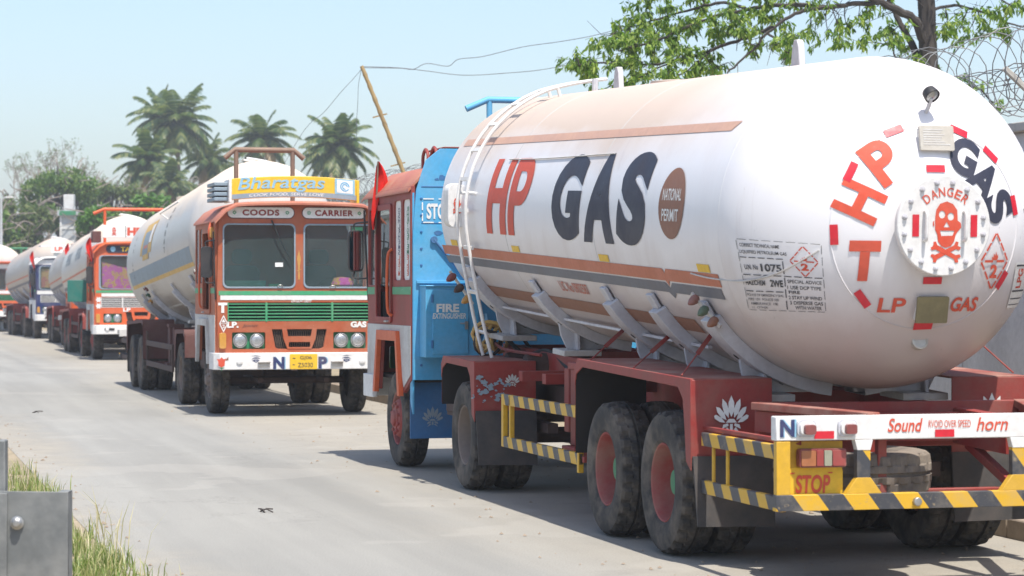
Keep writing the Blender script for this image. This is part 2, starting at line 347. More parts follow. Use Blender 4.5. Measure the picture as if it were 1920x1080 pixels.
def ground_mat():
    k = NT('dry_earth'); n = k.noise(.35, 8, .65); n2 = k.noise(9, 6, .7); r = k.ramp(n, 0, .35, .7, (.36, .29, .20, 1), (.22, .19, .12, 1))
    r2 = k.ramp(n2, 0, .3, .7, (.75,)*3+(1,), (1.1,)*3+(1,)); c = k.mix(1.0, r.outputs[0], r2.outputs[0], 'MULTIPLY')
    k.l(c, 0, k.p, 'Base Color'); k.p.inputs['Roughness'].default_value = 1; k.bump(n2, 0, .6, .03); M['dry_earth'] = k.m
    k = NT('asphalt')                                # grey worn asphalt, sandy dust drifted over the parking side
    sp = k.n('SeparateXYZ'); k.l(k.tc, 'Object', sp, 0)
    nb = k.noise(.30, 7, .62, (1, .35, 1)); nf = k.noise(2.2, 7, .68, off=(5, 2, 0)); ng = k.noise(75, 4, .75); ns = k.noise(.9, 5, .6, (1.6, .06, 1), off=(1, 7, 3))
    e = k.math('ADD', sp.outputs[0], k.math('MULTIPLY', k.math('SUBTRACT', nb.outputs[0], .5).outputs[0], 3.2).outputs[0])
    e = k.math('ADD', e.outputs[0], k.math('MULTIPLY', k.math('SUBTRACT', nf.outputs[0], .5).outputs[0], 1.1).outputs[0])
    d = k.n('MapRange'); d.inputs[1].default_value = -1.3; d.inputs[2].default_value = .2; k.l(e, 0, d, 0)
    dl = k.n('MapRange'); dl.inputs[1].default_value = -3.0; dl.inputs[2].default_value = -3.75; k.l(e, 0, dl, 0)
    a = k.ramp(nb, 0, .3, .7, (.245, .240, .220, 1), (.315, .308, .280, 1)); st = k.ramp(ns, 0, .35, .7, (.84,)*3+(1,), (1.08,)*3+(1,)); a = k.mix(1.0, a.outputs[0], st.outputs[0], 'MULTIPLY')
    s = k.ramp(nf, 0, .3, .7, (.35, .315, .255, 1), (.285, .262, .22, 1))
    c = k.mix(k.math('MULTIPLY', k.math('MAXIMUM', d.outputs[0], dl.outputs[0]).outputs[0], .8).outputs[0], a.outputs[0], s.outputs[0])
    g = k.ramp(ng, 0, .3, .7, (.70,)*3+(1,), (1.18,)*3+(1,)); c = k.mix(1.0, c.outputs[0], g.outputs[0], 'MULTIPLY')
    no = k.noise(.8, 4, .6, off=(11, 5, 0)); ro = k.ramp(no, 0, .66, .74); c = k.mix(k.math('MULTIPLY', ro.outputs[0], .25).outputs[0], c.outputs[0], (.12, .115, .11))
    nv = k.n('TexVoronoi', feature='DISTANCE_TO_EDGE'); nv.inputs['Scale'].default_value = .55; nw = k.noise(.7, 6, .75, off=(2, 9, 4)); av = k.mix(1.0, nw.outputs['Color'], nw.outputs['Color']); mpv = k.n('Mapping'); k.l(k.tc, 'Object', mpv, 0); am = k.n('VectorMath', operation='ADD'); sc_ = k.n('VectorMath', operation='SCALE'); sc_.inputs[3].default_value = 2.4; k.l(av, 0, sc_, 0); k.l(mpv, 0, am, 0); k.l(sc_, 0, am, 1); k.l(am, 0, nv, 0)
    rc = k.ramp(nv, 0, .0, .012, (1,)*3+(1,), (0,)*3+(1,)); nm = k.noise(.25, 3, .5, off=(6, 1, 3)); rm = k.ramp(nm, 0, .5, .62); fc = k.math('MULTIPLY', k.math('MULTIPLY', rc.outputs[0], rm.outputs[0]).outputs[0], .45); c = k.mix(fc.outputs[0], c.outputs[0], (.10, .095, .085))
    np_ = k.noise(.5, 3, .5, off=(21, 3, 5)); rp_ = k.ramp(np_, 0, .60, .615); c = k.mix(k.math('MULTIPLY', rp_.outputs[0], .16).outputs[0], c.outputs[0], (.40, .38, .34))
    k.l(c, 0, k.p, 'Base Color'); k.p.inputs['Roughness'].default_value = .88; k.bump(ng, 0, .5, .006); M['asphalt'] = k.m
ground_mat()
def flat(name, v0, v1, u0, u1, z, mat, nv=1, nu=1):
    me = MB(); V = [(v0+(v1-v0)*i/nv, u0+(u1-u0)*j/nu, z) for i in range(nv+1) for j in range(nu+1)]
    F = [(i*(nu+1)+j, (i+1)*(nu+1)+j, (i+1)*(nu+1)+j+1, i*(nu+1)+j+1) for i in range(nv) for j in range(nu)]
    o = me.add(V, F, mat).build(name, smooth=False); o.location = RO; o.rotation_euler = (0, 0, YAW); tag(o, kind='structure'); return o
g = flat('ground', -2500, 2500, -200, 4000, -.004, 'dry_earth')
flat('road', -3.75, 2.9, -40, 700, 0, 'asphalt')
k = MB()
for i in range(64):
    a = 2.9+random.uniform(-.012, .012); k.b2(a, a+.2, -34+i*1.5, -34+i*1.5+1.485, -.05, .15+random.uniform(-.015, .015), 'kerb_concrete')
o = k.build('kerb', bevel=.015); o.location = RO; o.rotation_euler = (0, 0, YAW); tag(o, kind='structure')
me = MB(); V = []; F = []                           # verge between kerb and wall, lumpy
for i in range(9):
    for j in range(121): V.append((3.1+1.9*i/8, -34+j*.8, .11+random.uniform(-.02, .05)*(0 if i in (0,) else 1)+.05*i/8))
F = [(i*121+j, (i+1)*121+j, (i+1)*121+j+1, i*121+j+1) for i in range(8) for j in range(120)]
o = me.add(V, F, 'dry_earth').build('verge'); o.location = RO; o.rotation_euler = (0, 0, YAW); tag(o, kind='structure')

# ------------------------------------------------------------------ wheels (meshes shared by every lorry)
WX = frame((0, 0, 0), (0, 0, 1), (0, 1, 0), (-1, 0, 0))     # lathe axis -> -X (outwards on the left side)
def tyre_mesh():
    prof = [(.27, -.10), (.30, -.128), (.37, -.142), (.44, -.138), (.475, -.130), (.498, -.112), (.506, -.062), (.508, -.055), (.509, -.014), (.488, -.009), (.488, .009), (.509, .014), (.508, .055), (.506, .062), (.498, .112), (.475, .130), (.44, .138), (.395, .143), (.37, .140), (.30, .128), (.285, .118), (.27, .10)]
    b = MB(); n = 120; b.lathe(prof, 'rubber', None, n); m = len(prof)
    for i in range(n):
        for j, (r, h) in enumerate(prof):
            if j in (5, 6, 7, 12, 13, 14):
                ph = (i + (2 if h > 0 else 0) + (1 if abs(h) < .06 else 0)) % 5
                if ph < 2:
                    x, y, z = b.v[i*m+j]; s = (r-.022)/r; b.v[i*m+j] = (x*s, y*s, z)
    b.v = [tuple(WX @ Vector(p)) for p in b.v]
    o = b.build('tyre', ang=18); me = o.data; bpy.data.objects.remove(o); return me
TYRE = tyre_mesh()
_wc = {}
def wheel_meshes(kind, rim, hub):
    key = (kind, rim, hub)
    if key in _wc: return _wc[key]
    b = MB(); h = MB()
    if kind == 'dual':
        b.lathe([(.288, .104), (.276, .118), (.268, .112), (.262, .09), (.252, .03), (.243, -.05), (.225, -.075), (.12, -.08), (.02, -.08)], rim, WX, 40)
        h.lathe([(.135, -.085), (.135, -.055), (.11, -.05), (.105, .01), (.085, .035), (.03, .04), (.0, .04)], hub, WX, 24)
        for i in range(10):
            a = 2*math.pi*i/10; p = Vector((.165*math.cos(a), .165*math.sin(a), -.08)); h.lathe([(.022, 0), (.022, .03), (.012, .04), (0, .04)], hub, WX @ Matrix.Translation(p), 6)
        for i in range(6):
            a = 2*math.pi*(i+.5)/6; b.lathe([(.03, -.001), (.03, .004), (0, .004)], 'void', WX @ Matrix.Translation((.205*math.cos(a), .205*math.sin(a), -.079)), 12)
    else:
        b.lathe([(.288, .104), (.276, .12), (.266, .112), (.252, .06), (.222, .055), (.205, .10), (.18, .128), (.13, .135), (.02, .135)], rim, WX, 40)
        h.lathe([(.12, .13), (.115, .145), (.085, .15), (.078, .17), (.06, .18), (0, .18)], hub, WX, 24)
        for i in range(10):
            a = 2*math.pi*i/10; h.lathe([(.021, 0), (.021, .022), (.012, .03), (0, .03)], hub, WX @ Matrix.Translation((.155*math.cos(a), .155*math.sin(a), .13)), 6)
        for i in range(8):
            a = 2*math.pi*(i+.5)/8; b.lathe([(.022, -.001), (.022, .004), (0, .004)], 'void', WX @ Matrix.Translation((.236*math.cos(a), .236*math.sin(a), .058)), 10)
    r = []
    for q, nm in ((b, 'wheel'), (h, 'hub')):
        o = q.build(nm, ang=35); r.append(o.data); bpy.data.objects.remove(o)
    _wc[key] = r; return r
def wheel(root, x, y, kind, rim, hub, z=.509):
    rm, hm = wheel_meshes(kind, rim, hub)
    o = bpy.data.objects.new('wheel', rm); COL.objects.link(o); o.parent = root; o.location = (x, y, z); o.rotation_euler = (random.uniform(0, 6), 0, 0 if x < 0 else math.pi)
    for nm, me in (('tyre', TYRE), ('hub', hm)):
        c = bpy.data.objects.new(nm, me); COL.objects.link(c); c.parent = o
    return o

LOTUS = []
for a, L, w_ in ((0, 1, .30), (24, .98, .26), (-24, .98, .26), (47, .93, .22), (-47, .93, .22), (66, .85, .17), (-66, .85, .17)):
    LOTUS.append(rot2([(0, .30), (w_*.45, .52), (w_*.42, .78), (0, L), (-w_*.42, .78), (-w_*.45, .52)], -a))
LOTUS += [[(-.25, .12), (.25, .12), (.12, .24), (-.12, .24)], [(-.07, -.12), (.07, -.12), (.06, .08), (-.06, .08)], [(.12, .02), (.42, -.08), (.36, .06), (.16, .1)], [(-.12, .02), (-.42, -.08), (-.36, .06), (-.16, .1)], [(.1, -.1), (.4, -.24), (.2, -.02)], [(-.1, -.1), (-.4, -.24), (-.2, -.02)]]
LOTUS_M = merge(*[tess([p]) for p in LOTUS])
def scale2(m, sx, sy=None): return [(x*sx, y*(sy or sx)) for x, y in m[0]], m[1]

def skull_meshes(s=1.0):
    head = [(-.50, -.15), (-.50, .25), (-.46, .55), (-.30, .80), (0, .90), (.28, .80), (.47, .55), (.50, .12), (.64, .02), (.66, -.16), (.50, -.34), (.42, -.46), (.36, -.72), (.22, -.92), (0, -1.0), (-.2, -.94), (-.36, -.74), (-.40, -.45), (-.50, -.25)]
    hd = tess([head, ell(-.20, .36, .14, .16, 16), ell(.19, .28, .14, .16, 16), [(-.13, -.16), (.15, -.16), (.01, .06)], [(-.28, -.30), (.36, -.30), (.28, -.50), (-.22, -.52)]])
    tee = merge(*[tess([rect(-.24+.12*i, -.49, -.15+.12*i, -.415)]) for i in range(5)]+[tess([rect(-.24+.12*i, -.39, -.15+.12*i, -.32)]) for i in range(5)])
    bone = [(-.62, .05), (-.68, .14), (-.58, .20), (-.46, .10), (.46, .09), (.60, .20), (.70, .12), (.60, 0), (.70, -.12), (.58, -.20), (.46, -.09), (-.46, -.10), (-.58, -.20), (-.68, -.13), (-.62, -.04)]
    b1 = tess([rot2(bone, 26, (0, -1.18))]); b2 = tess([rot2(bone, -26, (0, -1.18))])
    ear = tess([[(-.54, .12), (-.60, .05), (-.60, -.08), (-.54, -.15)]])
    return scale2(merge(hd, ear), s), scale2(b1, s), scale2(b2, s)
def diamond(w_, h_, two=True):      # stencilled flammable-gas diamond, drawn in dashes
    ms = []
    c = [(0, h_/2), (w_/2, 0), (0, -h_/2), (-w_/2, 0)]; t = .035*h_
    for i in range(4):
        a = Vector(c[i]); b = Vector(c[(i+1) % 4]); d = b-a; n = Vector((-d.y, d.x)).normalized()*t/2
        for q0, q1 in ((.03, .30), (.36, .64), (.70, .97)):
            p = a+d*q0; q = a+d*q1; ms.append(tess([[(p-n)[:], (q-n)[:], (q+n)[:], (p+n)[:]]]))
    ms.append(tess([rect(-w_*.36, -t*.6, -w_*.07, t*.6)])); ms.append(tess([rect(w_*.07, -t*.6, w_*.36, t*.6)]))
    fl = [(-.5, 0), (-.62, .45), (-.32, .3), (-.28, .85), (0, .5), (.1, 1.1), (.32, .55), (.5, .75), (.55, .3), (.4, 0)]
    ms.append(tess([[(x*w_*.2, .02*h_+y*h_*.14) for x, y in fl]]))
    if two: ms.append(mv(text('2', w_*.26, h_*.24, .05), 0, -h_*.18))
    return merge(*ms)

# ------------------------------------------------------------------ the lorry
def tanker(sp):
    rng = random.Random(sp.get('seed', 1))
    root = empty('tanker_truck', sp['loc'], sp['rz'])
    tag(root, sp['label'], 'tanker truck', 'gas tanker trucks parked in a line')
    hw = 1.225; yf = 1.25; yb = -1.06; drv = sp['drive']; ta, tb = sp['tandem']; R, L, yr, zr, tilt = sp['tank']; rear = sp['rear']
    det = sp.get('detail', 0); cabm = sp['cab']; frm = sp['frame']
    # ---- chassis
    c = MB()
    for s in (-1, 1):
        c.b2(s*.36, s*.44, drv-.9, yf-.15, .72, .98, 'chassis'); c.bar((s*.48, rear+.25, .93), (s*.48, -2.0, 1.22), .09, .24, frm)
        c.bar((s*.5, .75, .52), (s*.5, -.75, .52), .08, .07, 'chassis'); c.bar((s*.55, drv+.75, .6), (s*.55, drv-.75, .6), .1, .09, 'chassis')
        c.bar((s*.55, ta+.7, .62), (s*.55, tb-.7, .62), .1, .1, 'chassis'); c.tube([(s*.62, (ta+tb)/2, .62), (s*.62, (ta+tb)/2, .9)], .1, 'chassis')
    for y in (.0, drv, ta, tb):
        c.tube([(-.9, y, .5), (.9, y, .5)], .075 if y else .055, 'chassis', 10)
        if y: c.lathe([(0, -.2), (.12, -.17), (.19, -.05), (.19, .05), (.12, .17), (0, .2)], 'chassis', frame((0, y, .5), (1, 0, 0), (0, 0, -1), (0, 1, 0)), 16)
    y = -2.3
    while y > rear+.5: c.b2(-.46, .46, y-.05, y+.05, .93+.29*(y-rear)/(-2.0-rear), 1.05+.29*(y-rear)/(-2.0-rear), frm); y -= 1.3
    c.lathe([(0, 0), (.5, 0), (.5, .06), (0, .06)], 'chassis', Matrix.Translation((0, drv+.1, 1.08)), 24); c.b2(-.55, .55, drv-.4, drv+.5, .98, 1.08, 'chassis')
    c.lathe([(0, -.5), (.13, -.46), (.15, -.4), (.15, .4), (.13, .46), (0, .5)], 'chassis', frame((.3, drv+1.35, .82), (0, 1, 0), (0, 0, 1), (1, 0, 0)), 16)
    c.tube([(.55, drv+1.2, .6), (.55, drv+2.0, .6)], .22, 'chassis', 14)
    c.build('chassis', root, .004)
    for s in (-1, 1):
        lg = MB(); yl = ta+1.9
        lg.b2(s*.9, s*.66, yl-.14, yl+.14, .56, 1.24, frm); lg.b2(s*.96, s*.6, yl-.2, yl+.2, .48, .56, frm); lg.b2(s*.92, s*.64, yl-.16, yl+.16, 1.2, 1.26, frm)
        lg.b2(s*.87, s*.50, yl+.30, yl+.44, .66, 1.2, frm); lg.b2(s*.87, s*.50, yl-.46, yl-.36, .82, 1.16, 'chassis')
        lg.bar((s*.8, yl-.1, .85), (s*.45, yl-.9, 1.05), .07, .07, frm); lg.bar((s*.8, yl+.1, .8), (s*.5, yl+.9, .95), .05, .05, 'chassis')
        lg.build('landing_leg', root, .008)
        bx = MB(); bx.b2(s*.55, s*1.0, drv+.95, drv+1.6, .62, .98, 'chassis'); bx.b2(s*1.0, s*1.02, drv+1.0, drv+1.55, .66, .94, 'chassis'); bx.build('battery_box', root, .01)
    # ---- wheels
    for s in (-1, 1):
        wheel(root, s*1.05, 0, 'front', sp['frontrim'], sp['frontrim'])
        for y in (drv, ta, tb):
            rim = sp['driverim'] if y == drv else sp['tandemrim']
            wheel(root, s*1.083, y, 'dual', rim, sp.get('hub', rim)); wheel(root, s*.775, y, 'dual', rim, rim)
    # ---- mudguards
    fc = sp['fender']
    for s in (-1, 1):
        for y0, y1, zf, zr_, lowf, lowr, nm in ((drv+.78, drv-.56, 1.22, 1.2, .78, .74, 'd'), (ta+.70, tb-.74, 1.315, 1.25, .60, .72, 't')):
            f = MB(); x0, x1 = s*1.24, s*.66; t = .014
            f.add([(x0, y0-.07, zf), (x1, y0-.07, zf), (x1, y1+.02, zr_), (x0, y1+.02, zr_), (x0, y0-.07, zf+t), (x1, y0-.07, zf+t), (x1, y1+.02, zr_+t), (x0, y1+.02, zr_+t)], [(0, 1, 2, 3), (7, 6, 5, 4), (0, 3, 7, 4), (1, 5, 6, 2), (0, 4, 5, 1), (3, 2, 6, 7)], 'deck_red' if fc == 'red' else fc)
            prof = [(y0-.07, zf+t), (y0-.02, zf-.03), (y0, zf-.10), (y0+.01, lowf)]          # rolled front
            f.add([(x, p[0], p[1]) for p in prof for x in (x0, x1)], [(2*i, 2*i+1, 2*i+3, 2*i+2) for i in range(3)], fc)
            f.add([(x, p[0]-t, p[1]-t) for p in prof for x in (x0, x1)], [(2*i, 2*i+1, 2*i+3, 2*i+2) for i in range(3)], 'void')
            f.shape([[(x1*s, zr_+t), (x0*s, zr_+t-.01), (x0*s, lowr), (x1*s, lowr)]], t, fc, frame((0, y1, 0), (s, 0, 0), (0, 0, 1), (0, -s, 0)))
            # side lip that widens down the rear edge
            f.shape([[(y0-.07, zf+t), (y1, zr_+t), (y1, lowr-.08), (y1+.10, lowr-.02), (y1+.13, lowr+.2), (y1+.17, zr_-.13), (y1+.28, zr_-.05), (y0-.2, zf-.05), (y0-.03, zf-.11), (y0+.005, zf-.2), (y0+.012, zf-.06)]], .012, fc, frame((x0-.006, 0, 0), (0, 1, 0), (0, 0, 1), (1, 0, 0)))
            mg = f.build('mudguard', root, .004)
            fl = MB(); fl.add([(x0*.995, y1-.004, lowr+.02), (x1, y1-.004, lowr+.02), (x1, y1-.05, .26), (x0*.985, y1-.07, .27), (x0*.995, y1-.02, lowr+.02), (x1, y1-.02, lowr+.02), (x1, y1-.066, .26), (x0*.985, y1-.086, .27)], [(0, 1, 2, 3), (7, 6, 5, 4), (0, 4, 5, 1), (1, 5, 6, 2), (2, 6, 7, 3), (3, 7, 4, 0)], 'mudflap').build('mud_flap', mg)
            if det and nm == 't':
                e = MB(); e.sheet(scale2(LOTUS_M, .16, .21), 'white', lambda x, z: Vector((s*.96+x, y1-t-.004, .94+z))); e.build('lotus_emblem', mg, smooth=False)
            if det and nm == 'd':
                e = MB(); e.sheet(mv(scale2(LOTUS_M, .09, .1), .13, 0), 'dirty_white', lambda x, z: Vector((s*1.02+s*.0+x, y1-t-.004, 1.0+z)))
                for q in range(34):
                    a = rng.gauss(-.10, .09); b_ = rng.gauss(-.03, .06); rad = rng.uniform(.006, .03)
                    e.sheet(tess([[(a+rad*rng.uniform(.4, 1.7)*math.cos(k_*.57), b_+rad*rng.uniform(.3, 1.2)*math.sin(k_*.57)) for k_ in range(11)]]), 'grey_blue', lambda x, z: Vector((s*1.02+x, y1-t-.003-.0001*q, .98+z)))
                e.build('worn_emblem', mg, smooth=False)
    # ---- side guards
    gm0, gm1 = ('hazard_along', 'yellow') if det else ('chassis', 'chassis')
    for s in (-1, 1):
        gx = s*1.17; g = MB(); a, b = drv-1.35, ta+.78
        for z in (.90, .53): g.bar((gx, a, z), (gx, b, z), .04, .095, gm0)
        g.b2(gx-.022, gx+.022, a, a-.07, .485, .945, gm1); g.b2(gx-.02, gx+.02, a-.26, a-.31, .485, .945, gm1); g.b2(gx-.022, gx+.022, b, b+.05, .42, 1.12, gm1)
        for z in (.9, .53): g.bar((gx, b-.05, z), (s*.5, b-.05, z), .05, .05, frm, (0, 1, 0))
        g.build('side_guard', root, .005)
        g = MB(); a, b = tb-.80, rear+.02
        for z in (.86, .54): g.bar((gx, a, z), (gx, b, z), .04, .09, gm0)
        for q in (.20, .48): g.tube([(gx, a-q, .52), (gx, a-q, .86)], .014, gm1, 6)
        g.bar((gx-s*.03, a+.4, .93), (gx-s*.03, b+.1, .93), .03, .03, frm)
        g.build('side_guard', root, .005)
    # ---- rear beam, underrun bar
    bx = sp.get('beamx', (-1.225, .985))
    rb = MB(); rb.b2(bx[0], bx[1]+.25, rear, rear+.09, .935, 1.085, 'white'); beam = rb.build('rear_beam', root, .006)
    
    ub = MB(); ub.b2(bx[0], bx[1]+.25, rear-.003, rear+.06, .50, .60, 'hazard_across')
    xs = [bx[0]+.05, bx[0]+.58, bx[0]+1.63]
    for i, x in enumerate(xs):
        ub.b2(x-.045, x+.045, rear+.001, rear+.055, .60, .93, 'yellow' if i == 0 else 'hazard_across')
        if i:
            ub.shape([[(x-.12, .60), (x+.12, .60), (x+.045, .70), (x-.045, .70)]], .058, 'yellow', frame((0, rear+.057, 0), (1, 0, 0), (0, 0, 1), (0, -1, 0)))
            ub.shape([[(x-.06, .934), (x+.06, .934), (x+.045, .87), (x-.045, .87)]], .06, 'white', frame((0, rear+.058, 0), (1, 0, 0), (0, 0, 1), (0, -1, 0)))
    ub.lathe([(.028, 0), (.028, .03), (0, .035)], 'steel', frame((bx[0]+.93, rear-.003, .545), (1, 0, 0), (0, 0, 1), (0, -1, 0)), 8)
    ub.build('underrun_bar', root, .003)
    rf = MB(); rf.b2(-.95, .95, rear+1.05, rear+1.13, .82, 1.12, 'red'); rf.b2(-.46, .46, rear+.95, rear+1.04, .86, 1.05, 'red')
    for s in (-1, 1):
        rf.bar((s*.95, rear+1.1, 1.1), (s*.55 if s < 0 else .6, rear+.06, 1.075), .10, .05, 'deck_red'); rf.bar((s*.95, rear+1.1, 1.0), (s*.55 if s < 0 else .6, rear+.09, .98), .035, .14, 'red')
        rf.bar((s*.48, rear+.9, .84), (s*.48, rear+.2, .6), .06, .06, 'red'); rf.bar((s*1.05, rear+.09, .93), (s*.92, rear+.5, .55), .05, .05, 'red')
    rf.bar((-.1, rear+.35, .57), (.6, rear+.35, .57), .05, .05, 'red'); rf.bar((.6, rear+.35, .57), (.72, rear+.25, .92), .05, .05, 'red'); rf.b2(.86, .92, rear+.1, rear+.16, .55, .95, 'red')
    rf.b2(-.5, -.44, rear+.12, rear+.18, .55, .95, 'red')
    rf.build('rear_frame', root, .006)
    sw = MB(); sw.v = [tuple(v.co) for v in TYRE.vertices]; sw.f = [tuple(p.vertices) for p in TYRE.polygons]; sw.mats = [M['rubber_dusty_lit']]; sw.mi = [0]*len(sw.f)
    Xs = frame((bx[0]+.75, rear+.61, .70), (0, 1, 0), (0, 0, 1), (1, 0, 0)); Xs = Matrix.Translation((bx[0]+.75, rear+.61, .70)) @ Matrix.Rotation(R_(90), 4, 'Y')
    st = sw.build('spare_wheel', root, X=Xs, ang=18)
    mk = MB(); mk.lathe([(.288, -.1), (.26, -.08), (.24, .02), (.1, .03), (.1, .06), (0, .06)], 'rim_grey', Matrix.Translation((bx[0]+.75, rear+.61, .70)), 28); mk.build('rim', st)
    if det:
        rear_details(root, beam, sp, bx, rear)
    # ---- tank
    HD = R*sp.get('head', .5)
    TM = Matrix.Translation((sp.get('tankx', 0), yr, zr)) @ Matrix.Rotation(tilt, 4, 'X')
    t = MB(); N = 16
    prof = [(R*math.sin(math.pi/2*i/N), -HD*math.cos(math.pi/2*i/N)) for i in range(N)]+[(R, L*i/8) for i in range(9)]+[(R*math.cos(math.pi/2*i/N), L+R/2*math.sin(math.pi/2*i/N)) for i in range(1, N+1)]
    LX = frame((0, 0, 0), (1, 0, 0), (0, 0, -1), (0, 1, 0)); t.lathe(prof, sp['tankmat'], LX, 96)
    for y in (0, L*.36, L*.70, L): t.lathe([(R-.01, y-.02), (R+.0015, y-.006), (R+.0015, y+.006), (R-.01, y+.02)], sp['tankmat'] if y in (0, L) else 'dirty_white', LX, 96)
    rad = .655; yd = -HD*math.sqrt(1-(rad/R)**2)
    t.tube([(.02+rad*math.cos(a_*.105), -HD*math.sqrt(max(0, 1-((.02+rad*math.cos(a_*.105))**2+(rad*math.sin(a_*.105)-.02)**2)/R/R)), rad*math.sin(a_*.105)-.02) for a_ in range(60)], .005, sp['tankmat'], 6, True)
    tank = t.build('tank', root, ang=50); tank.matrix_local = TM
    def surf(sd, a, y, o=.004):
        q = R+o; r = q*math.sqrt(max(0, 1-(min(0, y)/HD)**2)) if y < 0 else q
        return Vector((sd*r*math.cos(a), y, r*math.sin(a)))
    def dome(x, z, o=.005): return Vector((x, -HD*math.sqrt(max(0.001, 1-(x*x+z*z)/R/R))-o, z))
    sp['surf'] = surf; sp['domefn'] = dome; sp['HD'] = HD
    # saddles
    for i, (ys, wd, a0) in enumerate(sp['saddles']):
        b = MB(); na = 12
        for s in (-1, 1):
            for k_ in range(na):
                A = R_(-a0-(84-a0)*k_/na); B = R_(-a0-(84-a0)*(k_+1)/na)
                wa = wd*(.75+.5*k_/na); wb = wd*(.75+.5*(k_+1)/na); V = []
                for an, ww in ((A, wa), (B, wb)):
                    for rr_ in (R+.002, R+.09):
                        for yy in (ys-ww/2, ys+ww/2): V.append((s*rr_*math.cos(an), yy, rr_*math.sin(an)))
                F = [(2, 3, 7, 6), (0, 2, 6, 4), (1, 5, 7, 3)]+([(0, 1, 3, 2)] if k_ == 0 else [])
                b.add(V, F, 'saddle')
            for a_ in (-a0-16, -a0-34):
                p = Vector((s*(R+.089)*math.cos(R_(a_)), ys, (R+.089)*math.sin(R_(a_)))); n_ = Vector((s*math.cos(R_(a_)), 0, math.sin(R_(a_)))); b.lathe([(.026, -.004), (.026, .004), (0, .004)], 'void', frame(p, n_.cross(Vector((0, 1, 0))), (0, 1, 0), n_), 12)
            p = [Vector((s*(R+.03)*math.cos(R_(-a0+q)), ys+wd*.1, (R+.03)*math.sin(R_(-a0+q)))) for q in (0, 3, 6)]
            b.bar(p[0], p[2], wd*.5, .03, 'saddle', (s, 0, 0))
            zb = -R-.07; arc = [(R*math.cos(R_(q)), R*math.sin(R_(q))) for q in range(-50, -87, -6)]
            b.shape([arc+[(.10, zb), (.66, zb), (.72, zb+.12), (.74, zb+.22)]], .03, 'saddle', frame((0, ys-.015, 0), (s, 0, 0), (0, 0, 1), (0, -s, 0))); b.b2(s*.40, s*.74, ys-wd*.7, ys+wd*.7, zb-.05, zb, 'dirty_white')
            b.shape([[(ys-wd*.45, zb), (ys+wd*.45, zb), (ys+wd*.3, zb+.2), (ys-wd*.3, zb+.2)]], .03, 'saddle', frame((s*.60, 0, 0), (0, 1, 0), (0, 0, 1), (1, 0, 0)))
        sb = b.build('saddle_bracket', root, .006); sb.matrix_local = TM
    for s in (-1, 1):
        b = MB(); b.bar((s*.93, 1.3, -.80), (s*.93, L-.9, -.80), .03, .02, 'saddle'); pr = b.build('drip_rail', root); pr.matrix_local = TM @ Matrix.Translation((-s*.22, 0, -.12))
    # lugs and valves on top
    for y in (L*.15, L*.69): b = MB(); b.shape([[(-.09, -.02), (.09, -.02), (.06, .14), (.03, .19), (-.03, .19), (-.06, .14)]], .05, 'saddle', frame((-.12, y, R-.01), (0, 1, 0), (0, 0, 1), (1, 0, 0))); b.build('lifting_lug', tank, .006)
    b = MB(); b.lathe([(.3, -.03), (.3, .03), (.22, .04), (0, .05)], sp['tankmat'], Matrix.Translation((.15, L*(.55 if det else .2), R-.02)), 20); b.build('top_hatch', tank)
    b = MB(); b.tube([(0, L*(.82 if det else .4), R-.02), (0, L*(.82 if det else .4), R+.12)], .03, 'saddle'); b.build('vent_pipe', tank)
    # ladder up the left flank
    yl = sp['ladder']; lad = MB(); ls = sp.get('ladside', -1); off = .085
    for y in (yl-.17, yl+.17):
        pts = [Vector((ls*(R*.85), y-.05, -R*1.22)), Vector((ls*(R*.93), y-.03, -R*.9)), Vector((ls*(R+off*.75), y, -R*.25))]+[Vector((ls*(R+off)*math.cos(R_(a_)), y, (R+off)*math.sin(R_(a_)))) for a_ in range(0, 73, 6)]
        pts += [pts[-1]+Vector((-ls*.25, -.0, .06)), pts[-1]+Vector((-ls*.52, 0, .10))]
        lad.tube(smoothpath(pts, 3), .017, 'white', 8)
    for a_ in (-52, -34, -17, 0, 14, 28, 42, 56, 70):
        q = R+off if a_ > 0 else R+off*(.8 if a_ > -20 else .3)
        if a_ == -52: p = Vector((ls*R*.88, 0, -R*1.02))
        elif a_ == -34: p = Vector((ls*R*.975, 0, -R*.68))
        else: p = Vector((ls*q*math.cos(R_(a_)), 0, q*math.sin(R_(a_))))
        lad.bar(p+Vector((0, yl-.17, 0)), p+Vector((0, yl+.17, 0)), .035, .02, 'white', (ls*math.cos(R_(a_)), 0, math.sin(R_(a_))))
    for a_ in (8, 74):
        for y in (yl-.17, yl+.17): n_ = Vector((ls*math.cos(R_(a_)), 0, math.sin(R_(a_)))); lad.tube([n_*R+Vector((0, y, 0)), n_*(R+off)+Vector((0, y, 0))], .016, 'white', 6)
    o = lad.build('ladder', root); o.matrix_local = TM
    sp['tankdeco'](sp, tank, root, TM)
    # ---- cab
    cab_build(root, sp, hw, yf, yb, det)
    return root

